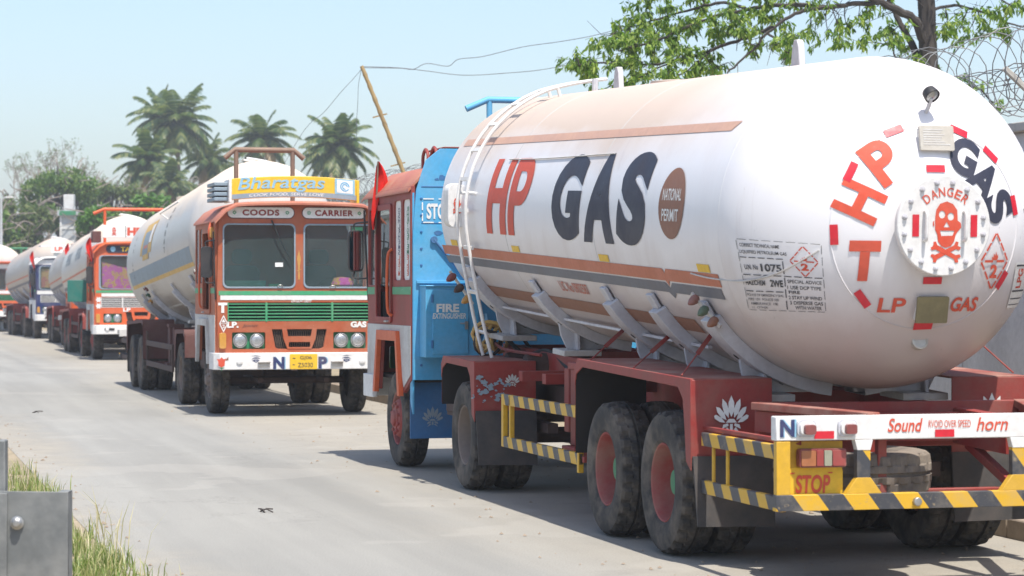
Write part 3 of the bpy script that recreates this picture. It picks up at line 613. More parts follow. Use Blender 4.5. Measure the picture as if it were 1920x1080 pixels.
def rear_details(root, beam, sp, bx, rear):
    RF = lambda o: (lambda x, z: Vector((x, rear-o, z)))
    e = MB()
    b0 = bx[0]
    for s_, x, z, w_, h_, m, bo, sh in (('Sound', .835, 1.022, .235, .085, 'hp_red', .015, .25), ('RVOID OVER SPEED', 1.135, 1.027, .285, .045, 'hp_red', .0, 0), ('horn', 1.425, 1.022, .215, .085, 'hp_red', .01, .25)):
        e = MB(); e.sheet(mv(text(s_, w_, h_, bo, sh), b0+x+.02, z), m, RF(.004)); e.build('lettering', beam, smooth=False)
    e = MB(); e.sheet(mv(text('N', .105, .11, .05), b0+.081, 1.012), 'sky_blue', RF(.0035)); e.sheet(mv(text('N', .095, .105, .04), b0+.073, 1.012), 'navy', RF(.005)); e.build('lettering', beam, smooth=False)
    e = MB()
    for x in (.315, 1.12): e = MB(); e.sheet(tess([rect(b0+x-.065, .945, b0+x+.065, .992)]), 'reflector_red', RF(.006)); e.build('reflector', beam, smooth=False)
    for x in (.195, .465):
        e = MB(); X = frame((b0+x, rear, 1.012), (1, 0, 0), (0, 0, 1), (0, -1, 0))
        e.shape([rr(-.062, -.055, .062, .055, .035)], .02, 'saddle', X); e.shape([rr(-.05, -.04, .05, .04, .03)], .045, 'white', X); lm = e.build('marker_lamp', root, .004)
        e = MB(); e.shape([rr(-.036, -.03, .036, .03, .015)], .03, 'lamp_red', frame((b0+x+.006, rear-.0455, 1.005), (1, 0, 0), (0, 0, 1), (0, -1, 0))); e.build('lens', lm, .004)
    e = MB(); X = frame((b0+.28, rear+.10, .735), (1, 0, 0), (0, 0, 1), (0, -1, 0)); e.shape([rect(-.19, .0, .19, .19)], .02, 'yellow', X); e.shape([rr(-.175, -.155, .19, .03, .03)], .026, 'plate_yellow', X)
    pl = e.build('stop_plate', root, .003)
    e = MB(); e.sheet(mv(text('STOP', .23, .115, .03, .1), b0+.27, .66), 'hp_red', lambda x, z: Vector((x, rear+.07, z)))
    for a, b in ((-.15, -.12), (.10, .13)):
        for z in (.592, .725): e.sheet(tess([rect(b0+.27+a, z, b0+.27+b, z+.008)]), 'hp_red', lambda x, z: Vector((x, rear+.07, z)))
    e.build('lettering', pl, smooth=False)
    for x in (.31, 1.93):
        e = MB(); X = frame((b0+x, rear+.06, .825), (1, 0, 0), (0, 0, 1), (0, -1, 0)); e.shape([rr(-.155, -.058, .155, .058, .018)], .06, 'lamp_red', X); tl = e.build('tail_light', root, .006)
        e = MB(); e.shape([rr(-.145, -.048, -.05, .048, .01)], .012, 'tail_amber', X @ Matrix.Translation((0, 0, .059))); e.shape([rr(-.045, -.048, .0, .048, .008)], .012, 'tail_lens', X @ Matrix.Translation((0, 0, .059))); e.shape([rr(.005, -.048, .055, .048, .008)], .012, 'dull_lens', X @ Matrix.Translation((0, 0, .059))); e.shape([rr(.06, -.048, .145, .048, .01)], .012, 'tail_lens', X @ Matrix.Translation((0, 0, .059))); e.build('lens', tl, .003)

def cab_build(root, sp, hw, yf, yb, det):
    cabm = sp['cab']; fw = sp.get('front', {})
    FX = frame((0, yf, 0), (-1, 0, 0), (0, 0, 1), (0, 1, 0))                 # x to the viewer's right, z up, out of the front
    def F(o): return lambda x, z: Vector((-x, yf+o, z))
    # front panel
    top = [(-1.215, .94), (1.215, .94), (1.225, 1.85), (1.20, 2.86)]+[(1.20-.30+.30*math.cos(R_(a)), 2.86+.24*math.sin(R_(a))) for a in range(15, 90, 15)]+[(.6, 3.145), (0, 3.175), (-.6, 3.145)]+[(-1.20+.30-.30*math.cos(R_(a)), 2.86+.24*math.sin(R_(a))) for a in range(75, 0, -15)]+[(-1.20, 2.86), (-1.225, 1.85)]
    win = [rr(.065, 1.90, 1.135, 2.845, .075), rr(-1.135, 1.90, -.065, 2.845, .075)] if fw.get('split', True) else [rr(-1.11, 1.90, 1.11, 2.80, .09)]
    gr = rr(-1.065, 1.405, 1.065, 1.685, .015, 1); hl = [rr(.51, 1.0, 1.0, 1.245, .012, 1), rr(-1.0, 1.0, -.51, 1.245, .012, 1)]
    ms = [[(-.41, 1.29), (.41, 1.29), (.36, 1.02), (.31, 1.0), (-.31, 1.0), (-.36, 1.02)]]
    b = MB(); b.shape([top, gr]+win+hl+ms, .045, cabm, FX @ Matrix.Translation((0, 0, -.045)))
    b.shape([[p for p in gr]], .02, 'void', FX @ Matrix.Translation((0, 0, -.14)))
    for p in hl+ms: b.shape([p], .02, sp.get('lampbox', 'green') if p is not ms[0] else 'void', FX @ Matrix.Translation((0, 0, -.075)))
    # sides
    arch = [(-.60, .80), (-.56, .92), (-.46, 1.33), (.46, 1.33), (.60, .80)]
    so_ = [(1.205, .80), (1.205, 2.93), (-1.05, 2.93), (-1.05, .95), (-.66, .80)]+arch
    dw = rr(-.08, 1.56, .70, 2.74, .05); qw = rr(.80, 1.92, 1.15, 2.74, .04); w1 = rr(-.54, 1.97, -.20, 2.80, .05); w2 = rr(-.98, 1.97, -.62, 2.80, .05)
    for s in (-1, 1):
        X = frame((s*hw, 0, 0), (0, 1, 0), (0, 0, 1), (1, 0, 0))
        b.shape([so_, dw, qw, w1, w2], .04, sp.get('side', cabm), X @ Matrix.Translation((0, 0, -.02)))
        XO = X @ Matrix.Translation((0, 0, .021 if s > 0 else -.027))
        b.shape([[(1.2, .82), (1.2, 1.5), (-1.03, 1.5), (-1.03, 1.0), (-.70, .86), (-.60, 1.0), (-.50, 1.42), (.52, 1.42), (.68, .82)]], .006, sp.get('lower', 'dirty_white'), XO)
        b.shape([[(.70, .77), (.50, 1.44), (-.50, 1.44), (-.60, 1.08), (-.68, .77), (-.585, .77), (-.455, 1.335), (.455, 1.335), (.60, .77)]], .05, sp.get('archcol', cabm), X @ Matrix.Translation((0, 0, .021 if s > 0 else -.071)))
        b.shape([rect(-1.03, 1.82, -.14, 1.90)], .006, 'bright_green', XO); b.shape([rect(.74, 1.82, 1.2, 1.90)], .006, 'bright_green', XO)
    # roof
    n = 16; rp = []
    for i in range(n+1):
        t = i/n*2-1; x = t*1.275; z = 3.185-.05*t*t-.24*max(0, (abs(t)-.70)/.30)**2.0; rp.append((x, z))
    V = []; ys = (yf+sp.get('visor', .18), yf+.05, yb+.02)
    for y in ys:
        for x, z in rp: V.append((x, y, z-(.03 if y > yf+.06 else 0)))
    F_ = [(j*(n+1)+i, j*(n+1)+i+1, (j+1)*(n+1)+i+1, (j+1)*(n+1)+i) for j in range(2) for i in range(n)]
    m = len(V); V += [(x, y, z-.03) for x, y, z in V]; F_ += [tuple(i+m for i in f[::-1]) for f in F_]
    F_ += [(i, i+1, i+1+m, i+m) for i in range(n)]+[(2*(n+1)+i, 2*(n+1)+i+1, 2*(n+1)+i+1+m, 2*(n+1)+i+m) for i in range(n)]+[(j*(n+1), (j+1)*(n+1), (j+1)*(n+1)+m, j*(n+1)+m) for j in range(2)]+[(j*(n+1)+n, (j+1)*(n+1)+n, (j+1)*(n+1)+n+m, j*(n+1)+n+m) for j in range(2)]
    # floor, back wall, dash
    b.b2(-1.17, 1.17, yb+.06, yf-.16, .92, .96, 'void'); b.b2(-1.17, 1.17, yf-.5, yf-.16, 1.3, 1.85, 'seat')
    for s in (-1, 1): b.b2(s*.62, s*1.17, -.62, .62, 1.36, 1.40, 'void')
    cab = b.build('cab', root, .006)
    rf = MB().add(V, F_, sp.get('roof', 'roof_red')).build('roof', cab, ang=45)
    # back panel
    bp = MB(); bc = sp.get('back', cabm); bt = sp.get('backtop', 3.12)
    ol = [(-1.235, .95), (1.235, .95), (1.235, 2.45), (1.20, bt-.42), (1.10, bt-.12), (.95, bt), (-.95, bt), (-1.10, bt-.12), (-1.20, bt-.42), (-1.235, 2.45)]
    bp.shape([ol], .03, bc, frame((0, yb, 0), (1, 0, 0), (0, 0, 1), (0, -1, 0)))
    if det:
        for s in (-1, 1): bp.shape([[(yb, .60), (yb+.10, .72), (yb+.16, 1.9), (yb+.08, 2.6), (yb+.0, bt-.45)]], .02, bc, frame((s*1.225-.01, 0, 0), (0, 1, 0), (0, 0, 1), (1, 0, 0)))
        rv = random.Random(3)
        for s in (-1, 1):
            for i in range(11): bp.lathe([(.014, 0), (.012, .008), (0, .01)], 'deep_blue', frame((s*(1.15-.0*i), yb-.03, 1.1+.17*i), (1, 0, 0), (0, 0, 1), (0, -1, 0)), 8)
        for z in (1.95, 2.55, 2.92): bp.b2(-1.15, 1.15, yb-.034, yb-.03, z-.006, z+.006, 'deep_blue')
        bp.b2(-1.2, 1.2, yb-.06, yb-.03, 1.935, 1.965, bc)
        for i in range(12):
            x, z = rv.uniform(-1.0, 0), rv.uniform(2.4, 3.2); rad = rv.uniform(.012, .05)
            bp.sheet(tess([[(x+rad*rv.uniform(.5, 1.6)*math.cos(q*.7), z+rad*rv.uniform(.4, 1.1)*math.sin(q*.7)) for q in range(9)]]), 'deep_blue', lambda x_, z_: Vector((x_, yb-.033, z_)))
    pn = bp.build('back_panel', root, .004)
    if det: blue_details(root, pn, sp, yb)
    # glass
    ws = MB()
    for p in win: ws.shape([p], .006, 'windscreen', FX @ Matrix.Translation((0, 0, -.03)))
    wso = ws.build('windscreen', root, smooth=False)
    gk = MB()
    for p in win:
        cx = sum(q[0] for q in p)/len(p); cy = sum(q[1] for q in p)/len(p); o1 = [(cx+(x-cx)*1.012, cy+(y-cy)*1.012) for x, y in p]; o2 = [(cx+(x-cx)*.968, cy+(y-cy)*.962) for x, y in p]
        gk.shape([o1, o2], .012, 'grey_blue' if not fw.get('gasket') else fw['gasket'], FX)
    gk.build('window_seal', wso, .004)
    for s in (-1, 1):
        sg = MB(); X = frame((s*hw, 0, 0), (0, 1, 0), (0, 0, 1), (1, 0, 0)); sg.shape([qw], .006, 'windscreen', X); sg.build('quarter_window', cab, smooth=False)
        sg = MB()
        for p in (w1, w2): sg.shape([p], .006, 'white_sign' if det else 'windscreen', X)
        pw = sg.build('side_window', root, smooth=False)
        if det:
            e = MB(); rv = random.Random(5); Xo = .0075 if s > 0 else -.0025
            for y0, m in ((-.37, 'navy'), (-.80, 'green')):
                for i in range(13): e.sheet(mv(text(rv.choice('HMEROSTL'), .09, .05, .01), 0, 0), m if i < 9 else 'hp_red', lambda a_, z_: Vector((s*hw+(Xo if s > 0 else -.003), y0+.03-z_*.8 if False else y0+a_*(-s), 2.70-.055*i+z_)))
            e.build('lettering', pw, smooth=False)
        dr = MB(); outer = rr(-.115, 1.03, .735, 2.78, .04) if False else rr(-.105, 1.52, .735, 2.78, .04)
        dr.shape([outer, rr(-.05, 1.58, .67, 2.72, .05)], .02, sp.get('door', cabm), X @ Matrix.Translation((0, 0, .021 if s > 0 else -.041))); d = dr.build('door', root, .004)
        hh = MB(); hh.tube([(s*1.255, .0, 1.54), (s*1.285, .0, 1.535), (s*1.285, .12, 1.535), (s*1.255, .12, 1.54)], .01, 'steel', 6); hh.build('handle', d)
        gh = MB(); gh.tube(smoothpath([(s*1.25, -.13, 1.6), (s*1.30, -.12, 1.68), (s*1.30, -.12, 2.2), (s*1.25, -.13, 2.3)], 4), .016, 'orange', 8); gh.build('grab_handle', root)
    # interior
    for x in (-.6, .6):
        e = MB(); e.shape([rr(-.27, 1.35, .27, 2.25, .12), ], .12, 'seat', frame((x, -.45, 0), (1, 0, 0), (0, 0, 1), (0, -1, 0))); e.shape([rr(-.15, 2.27, .15, 2.5, .08)], .1, 'seat', frame((x, -.45, 0), (1, 0, 0), (0, 0, 1), (0, -1, 0))); e.b2(x-.27, x+.27, -.45, .15, 1.3, 1.46, 'seat'); e.build('seat', root, .03)
    e = MB(); cx, cy, cz = sp.get('wheelx', .6), .55, 1.85; e.tube([(cx+.22*math.cos(q*.25133), cy+.10*math.sin(q*.25133), cz+.20*math.sin(q*.25133)) for q in range(25)], .014, 'black', 6, True); e.tube([(cx-.2, cy, cz), (cx+.2, cy, cz)], .012, 'black', 6); e.tube([(cx, cy, cz), (cx, cy+.25, 1.45)], .02, 'black', 6); e.build('steering_wheel', root)
    # grille
    g = MB(); gm = sp.get('grille', 'grille_green')
    for x0, x1 in ((-1.06, -.50), (-.485, .485), (.50, 1.06)):
        for i in range(6): g.box((-(x0+x1)/2, yf-.02, 1.425+.048*i), (x1-x0, .045, .014), gm, R=Matrix.Rotation(R_(-14), 3, 'X'))
        for x in (x0, x1): g.b2(-x-.008, -x+.008, yf-.05, yf+.008, 1.405, 1.685, gm)
    g.build('grille', cab, .002)
    g = MB()
    for q in range(26):
        x = -.41+.033*q; g.bar((x, yf-.04, 1.0), (x+.06, yf-.04, 1.29), .004, .004, 'pipe_rust'); g.bar((x+.06, yf-.043, 1.0), (x, yf-.043, 1.29), .004, .004, 'pipe_rust')
    g.shape([[(-.19, 1.295), (-.26, 1.295), (-.24, 1.15), (-.18, 1.0), (.18, 1.0), (.24, 1.15), (.26, 1.295), (.19, 1.295), (.17, 1.185), (-.17, 1.185)], rr(-.16, 1.025, .16, 1.10, .015)], .03, cabm, FX @ Matrix.Translation((0, 0, -.02)))
    g.build('lower_grille', cab, .004)
    for x in (-.88, -.63, .63, .88):
        h = MB(); h.lathe([(.106, -.03), (.106, .010), (.096, .013), (.09, .0)], 'steel', FX @ Matrix.Translation((x, 1.125, -.02)), 28); hd = h.build('headlight', root)
        h = MB(); h.lathe([(.092, -.005), (.08, .010), (.05, .018), (0, .022)], 'lens', FX @ Matrix.Translation((x, 1.125, -.02)), 28); h.build('lens', hd)
    # bumper
    bm_ = MB(); ol = [(-1.28, yf-.45), (-1.28, yf+.04), (-1.20, yf+.13), (1.20, yf+.13), (1.28, yf+.04), (1.28, yf-.45), (1.22, yf-.45), (1.22, yf-.02), (-1.22, yf-.02), (-1.22, yf-.45)]
    bm_.shape([ol], .245, sp.get('bumper', 'white'), Matrix.Translation((0, 0, .70)))
    for x in (-.55, .54):
        x = -x; bm_.b2(x-.09, x+.09, yf+.13, yf+.20, .80, .83, 'dirty_white'); bm_.b2(x-.09, x+.09, yf+.13, yf+.15, .74, .80, 'dirty_white')
    bmp = bm_.build('bumper', root, .012)
    for x in (-.91, .92):
        e = MB(); e.lathe([(.045, 0), (.045, .015), (.035, .02), (0, .02)], 'white', frame((-x, yf+.13, .82), (-1, 0, 0), (0, 0, 1), (0, 1, 0)), 20); e.build('lamp_blank', bmp)
    # mirrors
    for s in (-1, 1):
        x, y, z = sp.get('mirror', (1.36, 1.12, 2.28)); e = MB(); X = frame((s*x, y, z), (s, 0, 0), (0, 0, 1), (0, -s, 0))
        e.shape([rr(-.085, -.23, .085, .23, .05)], .05, 'black', frame((s*x, y+.025, z), (1, 0, 0), (0, 0, 1), (0, -1, 0)))
        e.tube(smoothpath([(s*1.22, yf-.06, z+.32), (s*(x+.01), y, z+.30), (s*x, y, z+.2)], 4), .011, 'black', 6); e.tube(smoothpath([(s*1.22, yf-.06, z-.30), (s*(x+.01), y, z-.30), (s*x, y, z-.2)], 4), .011, 'black', 6)
        e.tube([(s*1.24, yf-.04, z-.55), (s*1.28, yf, z+.45)], .012, 'black', 6)
        mo = e.build('mirror', root, .008)
        e = MB(); e.shape([rr(-.072, -.215, .072, .215, .042)], .004, 'mirror_glass', frame((s*x, y-.0255, z), (1, 0, 0), (0, 0, 1), (0, -1, 0))); e.build('mirror_glass', mo)
    # wipers
    for x0, x1 in sp.get('wipers', ((-.42, -.12),)):
        e = MB(); e.tube([F(.03)(x0, 2.90), F(.035)((x0+x1)/2-.03, 2.62), F(.02)(x1, 2.30)], [.012, .009, .005], 'black', 6); e.build('wiper', cab)
    # amber lamp at the corner
    for x in (-1.145, 1.145):
        e = MB(); e.shape([rr(-.05, -.115, .05, .115, .03)], .05, 'amber', FX @ Matrix.Translation((x, 1.125, 0))); e.build('turn_signal', cab, .01)
    sp['frontdeco'](sp, root, cab, bmp, F, FX, yf)

def blue_details(root, pn, sp, yb):
    e = MB(); y = yb-.03
    e.sheet(mv(text('STOP', .26, .16, .035), -.965, 2.67), 'white_sign', lambda x, z: Vector((x, y-.006, z)))
    for a in range(3):
        for z in (2.55, 2.79): e.sheet(tess([rect(-1.13+.16*a, z, -1.02+.16*a, z+.012)]), 'white_sign', lambda x, z: Vector((x, y-.006, z)))
    for z in (2.57, 2.68): e.sheet(tess([rect(-1.145, z, -1.132, z+.08)]), 'white_sign', lambda x, z: Vector((x, y-.006, z)))
    e.build('lettering', pn, smooth=False)
    c = MB(); c.b2(-1.17, -.62, yb-.33, yb-.03, 1.185, 1.90, 'blue'); c.b2(-1.175, -.615, yb-.345, yb-.03, 1.90, 1.915, 'blue'); cb = c.build('extinguisher_cabinet', root, .008)
    c = MB(); c.b2(-1.10, -.73, yb-.342, yb-.331, 1.22, 1.87, 'blue')
    d = c.build('cabinet_door', cb, .004)
    c = MB()
    for z in (1.32, 1.78): c.tube([(-1.105, yb-.345, z-.04), (-1.105, yb-.345, z+.04)], .012, 'deep_blue', 8)
    c.b2(-.77, -.74, yb-.37, yb-.342, 1.47, 1.55, 'steel'); c.tube([(-.82, yb-.355, 1.53), (-.74, yb-.36, 1.53)], .008, 'steel', 6)
    c.sheet(mv(text('FIRE', .235, .085, .04), -.945, 1.685), 'white_sign', lambda x, z: Vector((x, yb-.346, z)))
    c.sheet(mv(text('EXTINGUISHER', .345, .055, .02, .15), -.93, 1.605), 'white_sign', lambda x, z: Vector((x, yb-.346, z))); c.build('lettering', cb, smooth=False)
    c = MB(); c.b2(.62, 1.215, yb+.20, yb+.22, .34, 1.18, 'deep_blue'); c.build('mudguard', root, .005); c = MB(); c.b2(-1.215, -.62, yb+.20, yb+.22, .34, 1.18, 'deep_blue'); mf = c.build('mudguard', root, .005)
    c = MB(); c.sheet(scale2(LOTUS_M, .14, .17), 'grey_blue', lambda x, z: Vector((-.98+x, yb+.195, .50+z))); c.build('lotus_emblem', mf, smooth=False)
    c = MB(); c.tube([(-1.02, yb-.05, 2.38), (-.70, yb-.05, 2.0)], .013, 'deep_blue', 8); c.lathe([(.035, 0), (.035, .03), (0, .03)], 'deep_blue', frame((-1.02, yb-.03, 2.38), (1, 0, 0), (0, 0, 1), (0, -1, 0)), 12); c.build('strut', pn)
    c = MB(); c.tube(smoothpath([(-.52, yb-.2, 1.62), (-.53, yb-.3, 1.45), (-.6, yb-.35, 1.25), (-.62, yb-.4, 1.1)], 5), .018, 'sky_blue', 8); c.b2(-.55, -.47, yb-.4, yb-.33, 1.1, 1.35, 'sky_blue'); c.build('hose', root)
# ------------------------------------------------------------------ decorations
def pipe_frame(root, x0, x1, y, z0, z1, mat, drop=.14, r=.04):
    e = MB()
    for x in (x0, x1): e.tube([(x, y, z0), (x, y, z1)], r*.9, mat, 10)
    w_ = (x1-x0)*.2; e.tube([(x0-w_, y, z1-drop), (x0-.02, y, z1), (x1+.02, y, z1), (x1+w_, y, z1-drop)], r, mat, 10)
    return e.build('pipe_frame', root, ang=60)
def flag(root, x, y, z, h=.54, lean=.1):
    e = MB(); e.tube([(x, y, z-.25), (x+lean*.3, y, z+h)], .010, 'pipe_rust', 6); V = []; n = 14
    for i in range(n+1):
        t = i/n; wd = .155*math.sin(math.pi*min(1, t*1.0)**.75)*(1-.25*t)+.012
        for q in range(6):
            u = q/5; V.append((x+lean*.3*(1-t)+wd*(u-.35)+.03*math.sin(t*5), y+.045*math.sin(u*7+t*3), z+h-t*(h+.20)))
    e.add(V, [(i*6+q, i*6+q+1, (i+1)*6+q+1, (i+1)*6+q) for i in range(n) for q in range(5)], 'cloth_red'); return e.build('flag', root, ang=80)
def lamp_cluster(root, p, ax, cols, up=(0, 0, 1), size=1):
    p = Vector(p); ax = Vector(ax).normalized(); e = MB(); L_ = .42*size; e.bar(p, p+ax*L_, .035*size, .02*size, 'dirty_white', (1, 0, 0)); br = e.build('lamp_bracket', root)
    for i, c in enumerate(cols):
        q = p+ax*L_*(.15+.33*i); d = Vector((-.75, -.45, -.45)).normalized(); e = MB(); X = frame(q, d.orthogonal().normalized(), d.cross(d.orthogonal().normalized()), d)
        e.lathe([(.025*size, -.02*size), (.04*size, 0), (.042*size, .03*size), (.032*size, .07*size), (.012*size, .105*size), (0, .11*size)], c, X, 14); e.build('marker_lamp', br)

def deco_tank_hp(sp, tank, root, TM):
    surf, dome = sp['surf'], sp['domefn']; R, L = sp['tank'][0], sp['tank'][1]-sp['yoff']; YO = sp['yoff']; HD = sp['HD']
    surf0 = surf; surf = lambda sd, a, y, o=.004: surf0(sd, a, y+YO, o)
    for sd in (-1, 1):
        def band(a0, a1, y0, y1, mat, e, skew=0):
            n = 40
            V = []
            for i in range(n+1):
                for j in range(4):
                    a = a0+(a1-a0)*j/3; y = y0+(y1-y0)*i/n+skew*(1-j/3)*(1-i/n); V.append(surf(sd, R_(a), y, .0035))
            e.add(V, [(i*4+j, i*4+j+1, (i+1)*4+j+1, (i+1)*4+j) for i in range(n) for j in range(3)], mat)
        e = MB(); band(33.2, 37.2, .66, L-.15, 'pale_brown', e, .10); band(-46.5, -39.5, 1.7, L-.3, 'brown', e)
        band(-23.2, -18.4, .64, 1.78, 'stripe_orange', e); band(-23.2, -18.4, 1.86, L+.2, 'stripe_orange', e)
        band(-28.0, -23.9, .68, 1.74, 'slate', e); band(-28.0, -23.9, 1.9, L+.2, 'slate', e)
        V = [surf(sd, R_(a), y, .004) for a, y in ((-18.4, 1.86), (-23.2, 1.86), (-25.4, 1.82), (-20.2, 1.82))]; e.add(V, [(0, 1, 2, 3)], 'stripe_orange')
        V = [surf(sd, R_(a), y, .004) for a, y in ((-20.2, 1.82), (-25.4, 1.82), (-23.2, 1.78), (-18.4, 1.78))]; e.add(V, [(0, 1, 2, 3)], 'stripe_orange')
        V = [surf(sd, R_(a), y, .004) for a, y in ((-23.9, 1.9), (-28, 1.9), (-30.4, 1.82), (-26.2, 1.82))]; e.add(V, [(0, 1, 2, 3)], 'slate')
        V = [surf(sd, R_(a), y, .004) for a, y in ((-26.2, 1.82), (-30.4, 1.82), (-28, 1.74), (-23.9, 1.74))]; e.add(V, [(0, 1, 2, 3)], 'slate')
        for y in (.78, 3.15, 5.85, 8.2): band(-18.1, -15.2, y, y+.26, 'plate_yellow', e)
        e.build('stripe', tank, smooth=True)
        def W(a0, y0, o=.0045): return lambda x, z: surf(sd, R_(a0)+z/R, y0+sd*x, o)
        Hh = .69; yH = lambda y: (y if sd < 0 else 2*4.5-y)
        # letters drawn as plates: HP in red, GAS in near-black
        it = lambda pl, w_, h_: [[((x-.5)*w_+(y-.5)*h_*.13, (y-.5)*h_) for x, y in p] for p in pl]
        H_ = [[(0, 0), (.30, 0), (.30, .40), (.70, .40), (.70, 0), (1, 0), (1, 1), (.70, 1), (.70, .60), (.30, .60), (.30, 1), (0, 1)]]
        arcP = [(.55+.45*math.cos(R_(a)), .69+.31*math.sin(R_(a))) for a in range(-90, 91, 15)]; inP = [(.52+.19*math.cos(R_(a)), .69+.13*math.sin(R_(a))) for a in range(-90, 91, 15)]
        P_ = [[(0, 0), (.32, 0), (.32, .38)]+arcP+[(0, 1)], [(.32, .56)]+inP+[(.32, .82)]]
        e = MB()
        for pl, y, w_ in ((H_, 6.50, .70), (P_, 5.74, .66)):
            e.sheet(cut(tess(it(pl, w_, Hh)), None, .06), 'hp_red', W(7.3, yH(y)))
        e.build('lettering', tank, label='red HP lettering' if False else None)
        e = MB()
        for ch, y, w_ in (('G', 4.22, .86), ('A', 3.32, .82), ('S', 2.44, .76)):
            e.sheet(cut(text(ch, w_, .71, .06, .10), None, .06), 'ink', W(7.6, yH(y)))
        e.build('lettering', tank)
        e = MB(); e.sheet(cut(tess([ell(0, 0, .285, .255, 40)]), None, .06), 'brown', W(6.0, yH(1.5))); pm = e.build('permit_roundel', root); pm.matrix_local = TM
        e = MB(); e.sheet(cut(mv(text('NATIONAL', .42, .085, .015), .0, .06), None, .05), 'white_sign', W(6.0, yH(1.5), .0065)); e.sheet(cut(mv(text('PERMIT', .37, .085, .015), -.01, -.085), None, .05), 'white_sign', W(6.0, yH(1.5), .0065)); e.build('lettering', pm, smooth=False)
        e = MB(); e.sheet(cut(text('LIC No 0902587', .85, .10, .015), None, .05), 'faded_red', W(-32.5, yH(4.55))); e.build('lettering', tank, smooth=False)
        # rectangle of emergency instructions round the rear shoulder
        if sd < 0:
            GR = [[(-5.5, -.246), (-6, -.375), (-6.6, -.477), (-7.3, -.562), (-8.2, -.635), (-9.3, -.698), (-10.8, -.752)], [(-10.5, -.257), (-11.2, -.379), (-12, -.478), (-13.1, -.561), (-14.4, -.631), (-16, -.692), (-18, -.744)], [(-15.6, -.254), (-16.4, -.374), (-17.5, -.471), (-18.8, -.551), (-20.4, -.62), (-22.5, -.68), (-24.9, -.731)],
                  [(-20.7, -.239), (-21.7, -.358), (-22.9, -.454), (-24.5, -.534), (-26.4, -.602), (-28.8, -.66), (-31.6, -.711)], [(-25.9, -.208), (-27, -.33), (-28.4, -.427), (-30.1, -.507), (-32.3, -.575), (-34.8, -.633), (-37.9, -.683)], [(-31.3, -.155), (-32.3, -.287), (-33.8, -.388), (-35.7, -.47), (-37.9, -.538), (-40.6, -.597), (-43.7, -.647)]]
            def B(x, z, o=.005):
                fu = min(max(x, 0), 1)*6; fv = min(max(1-z, 0), 1)*5; i = min(5, int(fu)); j = min(4, int(fv)); u = fu-i; v = fv-j
                a, y = [(GR[j][i][q]*(1-u)+GR[j][i+1][q]*u)*(1-v)+(GR[j+1][i][q]*(1-u)+GR[j+1][i+1][q]*u)*v for q in (0, 1)]
                return surf0(sd, R_(a), y, o)
            e = MB()
            def dash(x0, z0, x1, z1, n, t=.012):
                for i in range(n):
                    a = (i+.12)/n; b = (i+.88)/n; p = Vector((x0+(x1-x0)*a, z0+(z1-z0)*a)); q = Vector((x0+(x1-x0)*b, z0+(z1-z0)*b)); d = (q-p); nn = Vector((-d.y, d.x)).normalized()*t/2
                    e.sheet(cut(tess([[(p-nn)[:], (q-nn)[:], (q+nn)[:], (p+nn)[:]]]), .06, .06), 'stencil', B)
            dash(0, 1, 1, 1, 7); dash(0, 0, 1, 0, 8); dash(0, 0, 0, 1, 6); dash(1, 0, 1, 1, 6); dash(0, .745, .54, .745, 5); dash(0, .50, 1, .50, 8); dash(0, .27, .5, .27, 4); dash(.52, .5, .52, .745, 1); dash(.50, 0, .52, .5, 3)
            for s_, x, z, w_, h_, bo in (('CORRECT TECHNICAL NAME', .27, .92, .46, .05, .01), ('LIQUIFIED PETROLEUM GAS', .30, .82, .56, .055, .01), ('U.N. No', .13, .61, .16, .07, .02), ('1075', .37, .61, .25, .11, .03), ('HAZCHEM', .15, .39, .24, .07, .03), ('2WE', .41, .39, .16, .10, .03),
                                         ('SPECIAL ADVICE', .76, .43, .42, .05, .01), ('1 USE DCP TYPE', .75, .345, .42, .05, .015), ('FIRE', .62, .275, .14, .045, .015), ('2 STAY UP WIND', .75, .20, .42, .05, .015), ('3 DISPERSE GAS', .76, .125, .42, .05, .015), ('WITH WATER', .78, .055, .34, .05, .015),
                                         ('POLICE OF EMERGENCY DIAL', .25, .215, .46, .035, .005), ('FIRE 101  POLICE 100', .22, .155, .38, .035, .005), ('AMBULANCE  108', .22, .095, .34, .035, .005), ('11  OTHER', .16, .04, .2, .03, .005)):
                e.sheet(cut(mv(text(s_, w_, h_, bo), x, z), .07, .06), 'stencil', B)
            e.build('stencil_notice', tank, smooth=False)
            e = MB(); e.sheet(cut(mv(diamond(.34, .44), .78, .73), .06, .06), 'hp_red', B); e.build('hazard_diamond', tank, smooth=False)
    # rear dome
    D5 = lambda o: (lambda x, z: dome(x, z, o))
    e = MB()
    for ch, x, z, w_, h_, a in (('H', -.464, .148, .215, .28, 64), ('P', -.307, .404, .20, .28, 34)): e.sheet(cut(mv(rotm(text(ch, w_, h_, .035), a, (0, 0)), x, z), .05, .05), 'hp_red', D5(.006))
    e.sheet(cut(mv(merge(tess([rect(-.095, .055, .095, .125)]), tess([rect(-.03, -.135, .03, .053)])), -.428, -.226), .05, .05), 'hp_red', D5(.006))
    e.build('lettering', tank, smooth=False)
    e = MB()
    for ch, x, z, w_, h_, a in (('G', .257, .446, .21, .25, -27), ('A', .398, .293, .22, .25, -47), ('S', .513, .125, .185, .25, -66)): e.sheet(cut(mv(rotm(text(ch, w_, h_, .045), a, (0, 0)), x, z), .05, .05), 'ink', D5(.006))
    e.build('lettering', tank, smooth=False)
    e = MB(); e.sheet(cut(mv(text('LP', .175, .095, .02), -.218, -.517), .05, .05), 'hp_red', D5(.006)); e.build('lettering', tank, smooth=False); e = MB(); e.sheet(cut(mv(text('GAS', .21, .095, .03, .15), .294, -.512), .05, .05), 'hp_red', D5(.006)); e.build('lettering', tank, smooth=False)
